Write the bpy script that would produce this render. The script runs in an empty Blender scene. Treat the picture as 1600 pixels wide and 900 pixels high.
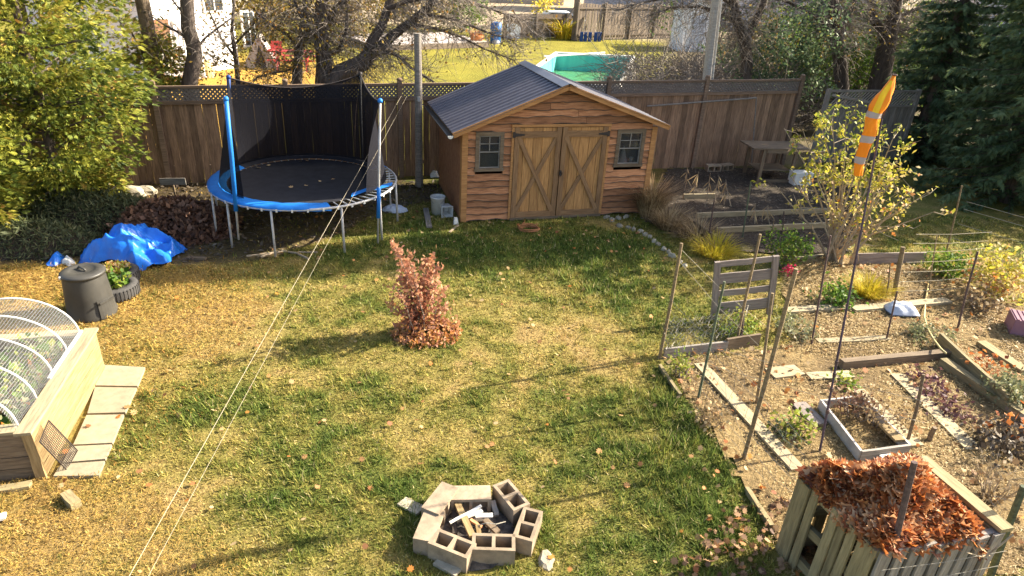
import bpy, math, random
import numpy as np
from mathutils import Vector, Matrix
random.seed(7); RNG = np.random.default_rng(11)
sc = bpy.context.scene
COL = sc.collection
pi = math.pi
# ------------------------------------------------------------------ camera, sky, sun, exposure
FPX, PITCH, ROLL, CAMH = 1040.0, math.radians(26.5), math.radians(3.5), 4.9
cF = Vector((0, math.cos(PITCH), -math.sin(PITCH)))
_r0 = Vector((1, 0, 0)); _u0 = Vector((0, math.sin(PITCH), math.cos(PITCH)))
cR = _r0*math.cos(ROLL) + _u0*math.sin(ROLL)
cU = _u0*math.cos(ROLL) - _r0*math.sin(ROLL)
CAM = Vector((0, 0, CAMH))
cd = bpy.data.cameras.new("camera"); cam = bpy.data.objects.new("camera", cd); COL.objects.link(cam)
cd.sensor_width = 36.0; cd.lens = FPX/1600*36.0; cd.clip_start = 0.1; cd.clip_end = 1500
m = Matrix.Identity(4)
for i in range(3):
    m[i][0] = cR[i]; m[i][1] = cU[i]; m[i][2] = -cF[i]; m[i][3] = CAM[i]
cam.matrix_world = m
sc.camera = cam
SUN_EL, SUN_AZ = math.radians(32), math.radians(69)
SUN = Vector((math.cos(SUN_EL)*math.sin(SUN_AZ), math.cos(SUN_EL)*math.cos(SUN_AZ), math.sin(SUN_EL)))
w = bpy.data.worlds.new("World"); sc.world = w; w.use_nodes = True
nt = w.node_tree; bg = nt.nodes["Background"]
sk = nt.nodes.new("ShaderNodeTexSky"); sk.sky_type = 'NISHITA'; sk.sun_disc = False
sk.sun_elevation = SUN_EL; sk.sun_rotation = SUN_AZ; sk.dust_density = 3.0; sk.ozone_density = 0.6; sk.air_density = 1.0
nt.links.new(sk.outputs[0], bg.inputs[0]); bg.inputs[1].default_value = 0.098
sl = bpy.data.lights.new("sun", 'SUN'); so = bpy.data.objects.new("sun", sl); COL.objects.link(so)
sl.energy = 5.0; sl.angle = math.radians(0.5); sl.color = (1.0, 0.91, 0.74)
so.rotation_euler = SUN.to_track_quat('Z', 'Y').to_euler(); so.location = (20, 8, 25)
sc.view_settings.view_transform = 'Standard'; sc.view_settings.look = 'None'
sc.view_settings.exposure = 1.8; sc.view_settings.gamma = 1.0

# ------------------------------------------------------------------ photo calibration helpers (points on the ground etc.)
def ray(x, y): return cF + cR*((x-800)/FPX) - cU*((y-450)/FPX)
def G(x, y, z=0.0):
    d = ray(x, y); return CAM + d*((z-CAMH)/d.z)
def V(x, y, b):                      # point above/below b (on its vertical) seen at pixel
    d = ray(x, y); t = math.hypot(b[0], b[1])/math.hypot(d.x, d.y); return CAM + d*t
def onY(x, y, yy):                   # point at depth yy
    d = ray(x, y); return CAM + d*(yy/d.y)
YAW = math.radians(17.6)
EX = Vector((math.cos(YAW), math.sin(YAW), 0)); EY = Vector((-math.sin(YAW), math.cos(YAW), 0))
FO = Vector((-7.7, 13.93, 0))
def onF(x, y, off=0.0):              # point on the plane parallel to the fence, off metres behind it
    d = ray(x, y); o = FO + EY*off; t = (o-CAM).dot(EY)/d.dot(EY); return CAM + d*t
_cR, _cU, _cF, _C = (np.array(v) for v in (cR, cU, cF, CAM))
def proj(Pn):
    q = Pn - _C; z = q @ _cF; z = np.where(z < .1, .1, z)
    return 800 + FPX*(q @ _cR)/z, 450 - FPX*(q @ _cU)/z, z

# ------------------------------------------------------------------ object helpers
WM = {}
def props(o, label=None, cat=None, group=None, kind=None):
    if label: o['label'] = label
    if cat: o['category'] = cat
    if group: o['group'] = group
    if kind: o['kind'] = kind
    return o
def thing(name, label, cat, loc=(0, 0, 0), rz=0.0, group=None):
    o = bpy.data.objects.new(name, None); COL.objects.link(o); o.empty_display_size = .2
    o.matrix_basis = Matrix.Translation(Vector(loc)) @ Matrix.Rotation(rz, 4, 'Z')
    WM[o.name] = o.matrix_basis.copy()
    return props(o, label, cat, group)
def ob(name, me, mat=None, parent=None, M4=None, local=False):
    o = bpy.data.objects.new(name, me); COL.objects.link(o)
    M4 = M4 or Matrix.Identity(4)
    o.matrix_basis = M4
    if mat and not me.materials: me.materials.append(mat)
    if parent:
        o.parent = parent
        pw = WM.get(parent.name, Matrix.Identity(4))
        if local: WM[o.name] = pw @ M4
        else: o.matrix_parent_inverse = pw.inverted(); WM[o.name] = M4.copy()
    else: WM[o.name] = M4.copy()
    return o
def dup(root, loc, rz=0.0, label=None, scale=None):
    r = root.copy(); COL.objects.link(r)
    r.matrix_basis = Matrix.Translation(Vector(loc)) @ Matrix.Rotation(rz, 4, 'Z')
    if scale: r.scale = scale
    if label: r['label'] = label
    for ch in root.children:
        c = ch.copy(); COL.objects.link(c); c.parent = r
        for g in ch.children:
            d = g.copy(); COL.objects.link(d); d.parent = c
    return r
class MB:
    def __init__(s): s.v = []; s.f = []
    def box(s, c, d, R=None):
        n = len(s.v); c = Vector(c)
        for x in (-.5, .5):
            for y in (-.5, .5):
                for z in (-.5, .5):
                    p = Vector((x*d[0], y*d[1], z*d[2]))
                    if R: p = R @ p
                    s.v.append(c+p)
        s.f += [tuple(n+i for i in q) for q in ((0,1,3,2),(4,6,7,5),(0,4,5,1),(2,3,7,6),(0,2,6,4),(1,5,7,3))]
        return s
    def beam(s, a, b, w, t, up=(0, 0, 1)):
        a = Vector(a); b = Vector(b); R = frame3(b-a, up); return s.box((a+b)/2, ((b-a).length, w, t), R)
    def tube(s, pts, rad, n=6, cap=True, closed=False):
        pts = [Vector(p) for p in pts]; m_ = len(pts); base = len(s.v)
        if not hasattr(rad, '__len__'): rad = [rad]*m_
        ref = None
        for i, p in enumerate(pts):
            if closed: t = pts[(i+1) % m_]-pts[i-1]
            else: t = pts[min(i+1, m_-1)]-pts[max(i-1, 0)]
            if t.length < 1e-9: t = Vector((0, 0, 1))
            t.normalize()
            if ref is None: ref = Vector((0, 0, 1)) if abs(t.z) < .8 else Vector((1, 0, 0))
            u = t.cross(ref); 
            if u.length < 1e-6: u = t.orthogonal()
            u.normalize(); v = u.cross(t); v.normalize(); ref = v
            for k in range(n):
                a = 2*pi*k/n; s.v.append(p+(u*math.cos(a)+v*math.sin(a))*rad[i])
        for i in range(m_ if closed else m_-1):
            j = (i+1) % m_
            for k in range(n):
                k2 = (k+1) % n
                s.f.append((base+i*n+k, base+i*n+k2, base+j*n+k2, base+j*n+k))
        if cap and not closed:
            s.f.append(tuple(base+k for k in range(n))[::-1]); s.f.append(tuple(base+(m_-1)*n+k for k in range(n)))
        return s
    def lathe(s, prof, n=24, c=(0, 0, 0), capb=False, capt=False):
        base = len(s.v); c = Vector(c)
        for r, z in prof:
            for k in range(n):
                a = 2*pi*k/n; s.v.append(c+Vector((r*math.cos(a), r*math.sin(a), z)))
        for i in range(len(prof)-1):
            for k in range(n):
                k2 = (k+1) % n; s.f.append((base+i*n+k, base+i*n+k2, base+(i+1)*n+k2, base+(i+1)*n+k))
        if capb: s.f.append(tuple(base+k for k in range(n))[::-1])
        if capt: s.f.append(tuple(base+(len(prof)-1)*n+k for k in range(n)))
        return s
    def poly(s, pts):
        n = len(s.v); s.v += [Vector(p) for p in pts]; s.f.append(tuple(range(n, n+len(pts)))); return s
    def prism(s, pts, d):
        n = len(s.v); k = len(pts); d = Vector(d)
        s.v += [Vector(p) for p in pts] + [Vector(p)+d for p in pts]
        s.f.append(tuple(range(n, n+k))[::-1]); s.f.append(tuple(range(n+k, n+2*k)))
        for i in range(k): j = (i+1) % k; s.f.append((n+i, n+j, n+k+j, n+k+i))
        return s
    def mesh(s, name, smooth=False):
        used = sorted({i for f in s.f for i in f}); v = s.v; f = s.f
        if len(used) < len(s.v):
            re_ = {q: i for i, q in enumerate(used)}; v = [s.v[q] for q in used]; f = [tuple(re_[i] for i in q) for q in s.f]
        me = bpy.data.meshes.new(name); me.from_pydata([tuple(q) for q in v], [], f); me.update()
        if smooth: me.polygons.foreach_set('use_smooth', [True]*len(me.polygons))
        return me
    def build(s, name, mat, parent=None, smooth=False, local=False, M4=None):
        return ob(name, s.mesh(name, smooth), mat, parent, M4, local)
def frame3(x, up=(0, 0, 1)):
    x = Vector(x).normalized(); up = Vector(up)
    y = up.cross(x)
    if y.length < 1e-5: y = Vector((0, 1, 0)).cross(x) if abs(x.y) < .9 else Vector((1, 0, 0)).cross(x)
    y.normalize(); z = x.cross(y)
    return Matrix((x, y, z)).transposed()
_bc = {}
def board(name, a, b, wd, th, mat, parent=None, up=(0, 0, 1), local=False, worn=.004):
    """one plank from a to b (centre line), its own object; alike planks share mesh data"""
    a = Vector(a); b = Vector(b); L = (b-a).length
    key = (round(L, 2), round(wd, 3), round(th, 3), mat.name, random.randrange(3) if worn else 0)
    if key not in _bc:
        n = 4; mb = MB(); rr = random.Random(hash(key) & 0xffff)
        for i in range(n+1):
            x = -L/2+L*i/n
            dw = rr.uniform(-worn, worn); dz = rr.uniform(-worn, worn)*.6
            for y, z in ((-1, -1), (1, -1), (1, 1), (-1, 1)): mb.v.append(Vector((x, y*wd/2+dw, z*th/2+dz)))
        for i in range(n):
            for k in range(4): k2 = (k+1) % 4; mb.f.append((i*4+k, i*4+k2, i*4+4+k2, i*4+4+k))
        mb.f.append((3, 2, 1, 0)); mb.f.append(tuple(n*4+k for k in range(4)))
        me = mb.mesh(name); me.materials.append(mat); _bc[key] = me
    M4 = Matrix.Translation((a+b)/2) @ frame3(b-a, up).to_4x4()
    return ob(name, _bc[key], None, parent, M4, local)
def npmesh(name, Vn, k, rnd=None, col=None, smooth=False):
    """mesh of n separate k-gons, Vn shape (n*k,3)"""
    Vn = np.asarray(Vn, dtype=np.float32); nv = len(Vn); nf = nv//k
    me = bpy.data.meshes.new(name); me.vertices.add(nv); me.vertices.foreach_set('co', Vn.ravel())
    me.loops.add(nv); me.loops.foreach_set('vertex_index', np.arange(nv, dtype=np.int32))
    me.polygons.add(nf); me.polygons.foreach_set('loop_start', np.arange(0, nv, k, dtype=np.int32))
    me.update(calc_edges=True)
    if rnd is not None:
        a = me.attributes.new('rnd', 'FLOAT', 'FACE'); a.data.foreach_set('value', np.asarray(rnd, np.float32))
    if col is not None:
        a = me.attributes.new('col', 'FLOAT_COLOR', 'FACE')
        a.data.foreach_set('color', np.c_[col, np.ones(len(col))].astype(np.float32).ravel())
    return me
def nrm(a): return a/np.maximum(np.linalg.norm(a, axis=1, keepdims=True), 1e-9)
def rdir(n, g=None):
    g = g or RNG; return nrm(g.normal(size=(n, 3)))
def leafquads(P, D, N, L, W, mid=.45, fold=.0):
    """pointed leaves: P base, D direction, N face normal; quads"""
    S = nrm(np.cross(D, N)); L = np.broadcast_to(L, (len(P),))[:, None]; W = np.broadcast_to(W, (len(P),))[:, None]
    a = P; c = P+D*L; b = P+D*L*mid+S*W+N*W*fold; d = P+D*L*mid-S*W+N*W*fold
    return np.stack([a, b, c, d], 1).reshape(-1, 3)
def fans(P, D, N, size, n, spread, lw=.16):
    """flat sprays of n narrow leaflets each; returns quads"""
    out = []; S = nrm(np.cross(D, N))
    for i in range(n):
        a = (i/(n-1)-.5)*2*spread; k = 1-.45*abs(i/(n-1)-.5)*2
        d = nrm(D*math.cos(a)+S*math.sin(a)+N*RNG.normal(0, .12, (len(P), 1)))
        off = D*(size*.12*(n/2-abs(i-n/2)))[:, None]*.5
        out.append(leafquads(P+off, d, nrm(N+RNG.normal(0, .25, N.shape)), size*k, size*lw))
    return np.concatenate(out)
# value noise
def vnoise(x, y, s, seed=0):
    x = np.asarray(x)/s; y = np.asarray(y)/s
    xi = np.floor(x).astype(int); yi = np.floor(y).astype(int); fx = x-xi; fy = y-yi
    fx = fx*fx*(3-2*fx); fy = fy*fy*(3-2*fy)
    def h(a, b):
        n = (a*374761393+b*668265263+seed*974711) & 0xffffffff
        n = ((n ^ (n >> 13))*1274126177) & 0xffffffff
        return ((n ^ (n >> 16)) & 0xffff)/65535.0
    return (h(xi, yi)*(1-fx)+h(xi+1, yi)*fx)*(1-fy)+(h(xi, yi+1)*(1-fx)+h(xi+1, yi+1)*fx)*fy
def fbm(x, y, s, seed=0, o=4):
    t = 0; a = .5; n = 0
    for i in range(o): t = t+a*vnoise(x, y, s/2**i, seed+i*17); n += a; a *= .55
    return t/n
def inpoly(px, py, poly):
    ins = np.zeros(np.shape(px), bool); n = len(poly)
    for i in range(n):
        x0, y0 = poly[i][:2]; x1, y1 = poly[i-1][:2]
        c = ((y0 > py) != (y1 > py)) & (px < (x1-x0)*(py-y0)/((y1-y0)+1e-12)+x0)
        ins ^= c
    return ins

# ------------------------------------------------------------------ materials
def _mk(name):
    ma = bpy.data.materials.new(name); ma.use_nodes = True; n = ma.node_tree
    return ma, n, n.nodes['Principled BSDF'], n.nodes['Material Output']
def M(name, c1, c2=None, rough=.8, scale=6, stretch=(1, 1, 1), bump=.3, rnd=.0, metal=0.0, spec=.3, detail=6, lo=.3, hi=.7, dist=.02, c3=None):
    ma, n, b, o = _mk(name); L = n.links.new
    c2 = c2 or tuple(x*.65 for x in c1)
    tc = n.nodes.new('ShaderNodeTexCoord'); oi = n.nodes.new('ShaderNodeObjectInfo')
    mp = n.nodes.new('ShaderNodeMapping'); mp.inputs['Scale'].default_value = stretch
    L(tc.outputs['Object'], mp.inputs['Vector'])
    ml = n.nodes.new('ShaderNodeMath'); ml.operation = 'MULTIPLY'; ml.inputs[1].default_value = 91.7; L(oi.outputs['Random'], ml.inputs[0])
    L(ml.outputs[0], mp.inputs['Location'])
    nz = n.nodes.new('ShaderNodeTexNoise'); nz.inputs['Scale'].default_value = scale; nz.inputs['Detail'].default_value = detail
    nz.inputs['Roughness'].default_value = .65; L(mp.outputs[0], nz.inputs['Vector'])
    cr = n.nodes.new('ShaderNodeValToRGB'); e = cr.color_ramp.elements
    e[0].position = lo; e[0].color = (*c2, 1); e[1].position = hi; e[1].color = (*c1, 1)
    if c3: q = e.new((lo+hi)/2); q.color = (*c3, 1)
    L(nz.outputs[0], cr.inputs[0]); cur = cr.outputs[0]
    if rnd:
        mr = n.nodes.new('ShaderNodeMapRange'); mr.inputs['To Min'].default_value = 1-rnd; mr.inputs['To Max'].default_value = 1+rnd
        L(oi.outputs['Random'], mr.inputs[0])
        hs = n.nodes.new('ShaderNodeHueSaturation'); L(mr.outputs[0], hs.inputs['Value']); L(cur, hs.inputs['Color']); cur = hs.outputs[0]
    L(cur, b.inputs['Base Color']); b.inputs['Roughness'].default_value = rough; b.inputs['Metallic'].default_value = metal
    b.inputs['Specular IOR Level'].default_value = spec
    if bump:
        bp = n.nodes.new('ShaderNodeBump'); bp.inputs['Strength'].default_value = bump; bp.inputs['Distance'].default_value = dist
        L(nz.outputs[0], bp.inputs['Height']); L(bp.outputs[0], b.inputs['Normal'])
    return ma
def WOOD(name, c1, c2=None, rnd=.22, bump=.5, rough=.85, s=1.0, c3=None):
    return M(name, c1, c2, rough=rough, scale=5*s, stretch=(.7, 7, 7), bump=bump, rnd=rnd, dist=.01, lo=.32, hi=.66, c3=c3)
def LEAF(name, stops, trans=.35, rough=.6, noise=0.0):
    """colour from the per-face attribute rnd; some light passes through"""
    ma, n, b, o = _mk(name); L = n.links.new
    at = n.nodes.new('ShaderNodeAttribute'); at.attribute_name = 'rnd'
    cr = n.nodes.new('ShaderNodeValToRGB'); e = cr.color_ramp.elements
    k = len(stops)
    e[0].position = 0; e[0].color = (*stops[0], 1); e[1].position = 1; e[1].color = (*stops[-1], 1)
    for i in range(1, k-1): q = e.new(i/(k-1)); q.color = (*stops[i], 1)
    L(at.outputs['Fac'], cr.inputs[0]); L(cr.outputs[0], b.inputs['Base Color'])
    b.inputs['Roughness'].default_value = rough; b.inputs['Specular IOR Level'].default_value = .25
    tr = n.nodes.new('ShaderNodeBsdfTranslucent'); L(cr.outputs[0], tr.inputs[0])
    mx = n.nodes.new('ShaderNodeMixShader'); mx.inputs[0].default_value = trans
    L(b.outputs[0], mx.inputs[1]); L(tr.outputs[0], mx.inputs[2]); L(mx.outputs[0], o.inputs[0])
    return ma
def ATTR(name, trans=.25, rough=.75, nscale=0, nlo=.75, nhi=1.25, bump=0):
    """colour from the baked albedo attribute col, with fine noise"""
    ma, n, b, o = _mk(name); L = n.links.new
    at = n.nodes.new('ShaderNodeAttribute'); at.attribute_name = 'col'; cur = at.outputs['Color']
    if nscale:
        tc = n.nodes.new('ShaderNodeTexCoord'); nz = n.nodes.new('ShaderNodeTexNoise'); nz.inputs['Scale'].default_value = nscale
        nz.inputs['Detail'].default_value = 8; nz.inputs['Roughness'].default_value = .7; L(tc.outputs['Object'], nz.inputs['Vector'])
        mr = n.nodes.new('ShaderNodeMapRange'); mr.inputs['From Min'].default_value = .3; mr.inputs['From Max'].default_value = .7
        mr.inputs['To Min'].default_value = nlo; mr.inputs['To Max'].default_value = nhi; L(nz.outputs[0], mr.inputs[0])
        hs = n.nodes.new('ShaderNodeHueSaturation'); L(mr.outputs[0], hs.inputs['Value']); L(cur, hs.inputs['Color']); cur = hs.outputs[0]
        if bump:
            bp = n.nodes.new('ShaderNodeBump'); bp.inputs['Strength'].default_value = bump; bp.inputs['Distance'].default_value = .04
            L(nz.outputs[0], bp.inputs['Height']); L(bp.outputs[0], b.inputs['Normal'])
    L(cur, b.inputs['Base Color']); b.inputs['Roughness'].default_value = rough; b.inputs['Specular IOR Level'].default_value = .15
    if trans:
        tr = n.nodes.new('ShaderNodeBsdfTranslucent'); L(cur, tr.inputs[0])
        mx = n.nodes.new('ShaderNodeMixShader'); mx.inputs[0].default_value = trans
        L(b.outputs[0], mx.inputs[1]); L(tr.outputs[0], mx.inputs[2]); L(mx.outputs[0], o.inputs[0])
    return ma
def NET(name, c, cover, rough=.8, grid=None, thin=.5):
    """woven netting: threads cover part of the surface, the rest is open"""
    ma, n, b, o = _mk(name); L = n.links.new
    b.inputs['Base Color'].default_value = (*c, 1); b.inputs['Roughness'].default_value = rough; b.inputs['Specular IOR Level'].default_value = .03
    tp = n.nodes.new('ShaderNodeBsdfTransparent'); mx = n.nodes.new('ShaderNodeMixShader'); mx.inputs[0].default_value = cover
    if grid:
        tc = n.nodes.new('ShaderNodeTexCoord'); sp = n.nodes.new('ShaderNodeSeparateXYZ'); L(tc.outputs['UV'], sp.inputs[0])
        outs = []
        for ax in (0, 1):
            a = n.nodes.new('ShaderNodeMath'); a.operation = 'MULTIPLY'; a.inputs[1].default_value = grid; L(sp.outputs[ax], a.inputs[0])
            f = n.nodes.new('ShaderNodeMath'); f.operation = 'FRACT'; L(a.outputs[0], f.inputs[0])
            g = n.nodes.new('ShaderNodeMath'); g.operation = 'LESS_THAN'; g.inputs[1].default_value = thin; L(f.outputs[0], g.inputs[0]); outs.append(g)
        mm = n.nodes.new('ShaderNodeMath'); mm.operation = 'MAXIMUM'; L(outs[0].outputs[0], mm.inputs[0]); L(outs[1].outputs[0], mm.inputs[1])
        L(mm.outputs[0], mx.inputs[0])
    L(tp.outputs[0], mx.inputs[1]); L(b.outputs[0], mx.inputs[2]); L(mx.outputs[0], o.inputs[0])
    return ma
MT = dict(
 siding=WOOD('siding_wood', (.46,.225,.11), (.20,.085,.04), rnd=.38, c3=(.37,.165,.075)),
 door=WOOD('door_wood', (.47,.255,.095), (.26,.125,.045), rnd=.2),
 brace=WOOD('brace_wood', (.30,.175,.085), (.16,.085,.04), rnd=.12),
 trim=WOOD('trim_wood', (.47,.24,.09), (.30,.14,.05), rnd=.1),
 sheath=M('side_sheathing', (.36,.18,.09), (.22,.10,.05), scale=9),
 fence=WOOD('fence_wood', (.33,.205,.125), (.145,.088,.055), rnd=.36),
 fencerail=WOOD('fence_rail_wood', (.23,.155,.105), (.11,.075,.052), rnd=.15),
 lattice=WOOD('lattice_wood', (.20,.17,.15), (.11,.09,.08), rnd=.0),
 grey=WOOD('grey_weathered_wood', (.30,.27,.235), (.15,.13,.11), rnd=.2),
 violet=WOOD('pallet_wood', (.30,.25,.215), (.17,.135,.115), rnd=.12),
 tan=WOOD('treated_lumber', (.34,.24,.115), (.19,.125,.055), rnd=.1),
 olive=WOOD('mossy_lumber', (.34,.27,.14), (.17,.135,.07), rnd=.2),
 palewood=WOOD('pale_plank_wood', (.40,.33,.20), (.23,.18,.11), rnd=.15),
 oldwood=WOOD('old_brown_wood', (.21,.155,.10), (.10,.07,.045), rnd=.2),
 stake=WOOD('stake_wood', (.27,.20,.11), (.13,.09,.05), rnd=.3),
 greenstake=WOOD('green_metal_stake', (.13,.15,.09), (.06,.07,.045), rnd=.2),
 darkstake=WOOD('dark_stake', (.13,.085,.075), (.06,.04,.035), rnd=.2),
 utilwood=WOOD('utility_pole_wood', (.46,.42,.37), (.30,.27,.235), rnd=.05),
 polewood=WOOD('pole_wood', (.30,.26,.225), (.15,.13,.11), rnd=.1),
 bark=M('bark', (.13,.10,.08), (.045,.035,.03), scale=14, stretch=(1,1,.25), bump=.8, dist=.03),
 barkwarm=M('warm_bark', (.20,.145,.09), (.08,.055,.035), scale=14, stretch=(1,1,.25), bump=.8, dist=.03),
 twig=M('twig_bark', (.30,.25,.205), (.15,.12,.095), scale=20, bump=0),
 paletwig=M('pale_twig', (.44,.36,.25), (.25,.18,.11), scale=20, bump=0),
 roof=M('roof_metal', (.115,.108,.128), (.08,.075,.09), rough=.42, scale=3, bump=.04, spec=.5, metal=.2),
 ridge=M('ridge_metal', (.16,.155,.17), (.11,.105,.12), rough=.35, scale=3, bump=.03, spec=.5, metal=.3),
 frame=M('worn_pale_paint', (.50,.47,.44), (.33,.30,.27), rough=.75, scale=9, bump=.1),
 white=M('white_paint', (.78,.77,.74), (.62,.61,.58), rough=.6, scale=7, bump=.05),
 plastic=M('white_plastic', (.74,.74,.72), (.55,.54,.5), rough=.45, scale=5, bump=.03),
 black=M('black_plastic', (.035,.034,.034), (.018,.018,.018), rough=.45, scale=4, bump=.08, spec=.4),
 bin=M('composter_plastic', (.062,.058,.05), (.036,.034,.03), rough=.5, scale=3, bump=.08, spec=.45),
 iron=M('black_iron', (.03,.028,.027), (.05,.035,.03), rough=.6, scale=20, bump=.1),
 steel=M('galvanised_steel', (.58,.57,.55), (.36,.34,.32), rough=.5, scale=14, metal=.15, bump=.05),
 blue=M('blue_vinyl', (.018,.20,.62), (.012,.13,.45), rough=.5, scale=5, bump=.12),
 darkblue=M('dark_blue_vinyl', (.016,.06,.24), (.012,.045,.18), rough=.6, scale=5, bump=.1),
 tarp=M('tarp_blue', (.015,.19,.72), (.01,.115,.5), rough=.38, scale=4, bump=.35, spec=.5, dist=.05),
 mat=M('trampoline_mat', (.022,.022,.028), (.012,.012,.015), rough=.9, scale=6, bump=.1),
 concrete=M('concrete', (.39,.30,.205), (.19,.145,.10), rough=.95, scale=8, bump=.5, dist=.006, rnd=.13),
 slab=M('paving_concrete', (.34,.285,.19), (.25,.205,.135), rough=.95, scale=12, bump=.25, dist=.006, rnd=.06),
 rubber=M('tyre_rubber', (.075,.07,.066), (.04,.038,.036), rough=.85, scale=16, bump=.2),
 stone=M('field_stone', (.40,.35,.26), (.22,.19,.14), rough=.95, scale=9, bump=.5, rnd=.25),
 soil=M('soil', (.075,.055,.04), (.03,.022,.017), rough=1, scale=18, bump=1, dist=.05),
 rope=M('pale_rope', (.46,.40,.29), (.33,.28,.2), rough=.8, scale=30, bump=.2),
 wire=M('wire', (.36,.33,.27), (.22,.2,.16), rough=.6, scale=20, bump=0, metal=.3),
 orange=M('orange_fabric', (.95,.30,.012), (.85,.22,.01), rough=.55, scale=5, bump=.25, dist=.04),
 yellow=M('yellow_fabric', (.9,.62,.02), (.85,.5,.02), rough=.5, scale=5, bump=.2),
 band=M('reflective_grey_tape', (.42,.36,.36), (.34,.29,.3), rough=.35, scale=8, bump=.1),
 purplepole=M('dark_purple_pole', (.10,.075,.115), (.05,.035,.045), rough=.6, scale=12, bump=.1),
 plum=M('plum_plastic', (.30,.16,.20), (.2,.1,.13), rough=.5, scale=4, bump=.1),
 sack=M('sack_plastic', (.52,.55,.62), (.40,.43,.5), rough=.4, scale=5, bump=.35, dist=.03),
 ash=M('ash_and_char', (.14,.12,.10), (.035,.03,.028), rough=1, scale=14, bump=.9, dist=.04),
 char_and_lap_shade=WOOD('charred_wood', (.12,.09,.07), (.03,.025,.02), rnd=.3),  # also the painted shadow lines under the shed siding laps
 paper=M('pale_scrap', (.72,.70,.64), (.58,.56,.5), rough=.8, scale=8, bump=.1),
 red=M('red_paint', (.52,.065,.06), (.35,.04,.035), rough=.55, scale=6, bump=.05),
 terracotta=M('terracotta', (.62,.24,.08), (.46,.16,.05), rough=.85, scale=6, bump=.1),
 barrel=M('barrel_blue', (.03,.16,.46), (.02,.10,.32), rough=.4, scale=4, bump=.05),
 poolin=M('pool_liner', (.17,.60,.56), (.10,.46,.46), rough=.35, scale=1.2, stretch=(3,3,.3), bump=.05),
 poolwall=M('pool_wall', (.72,.68,.6), (.5,.46,.4), rough=.55, scale=3, bump=.1),
 poolwater=M('algae_water', (.13,.28,.07), (.07,.26,.15), rough=.08, scale=.9, bump=.05, spec=.6),
 housewhite=M('white_siding', (.82,.82,.83), (.74,.74,.76), rough=.7, scale=3, bump=.05),
 housebeige=M('beige_wall', (.52,.43,.32), (.44,.36,.27), rough=.85, scale=2, bump=.05),
 houselilac=M('pale_grey_wall', (.52,.48,.48), (.44,.40,.41), rough=.85, scale=2, bump=.05),
 shingle=M('brown_shingles', (.15,.10,.075), (.08,.055,.04), rough=.9, scale=8, bump=.4),
 greyroof=M('grey_shingles', (.20,.19,.19), (.13,.12,.12), rough=.9, scale=8, bump=.4),
 doorbrown=M('brown_door', (.22,.11,.055), (.15,.07,.035), rough=.6, scale=5),
 farfence=WOOD('far_fence_wood', (.24,.185,.14), (.13,.10,.075), rnd=.25),
 deck=WOOD('deck_boards', (.50,.44,.40), (.34,.29,.26), rnd=.1),
 car=M('white_car_paint', (.72,.74,.78), (.68,.7,.74), rough=.25, scale=3, bump=0, spec=.6),
 carglass=M('dark_car_glass', (.04,.05,.06), (.03,.035,.04), rough=.1, scale=3, bump=0, spec=.6),
 tent=M('grey_tent_cloth', (.36,.32,.30), (.24,.21,.2), rough=.85, scale=4, bump=.2),
 hose=M('orange_hose', (.42,.18,.07), (.3,.12,.05), rough=.6, scale=10, bump=.05),
 palehose=M('pale_yellow_hose', (.58,.47,.22), (.45,.36,.15), rough=.6, scale=10, bump=.05),
)
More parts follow.
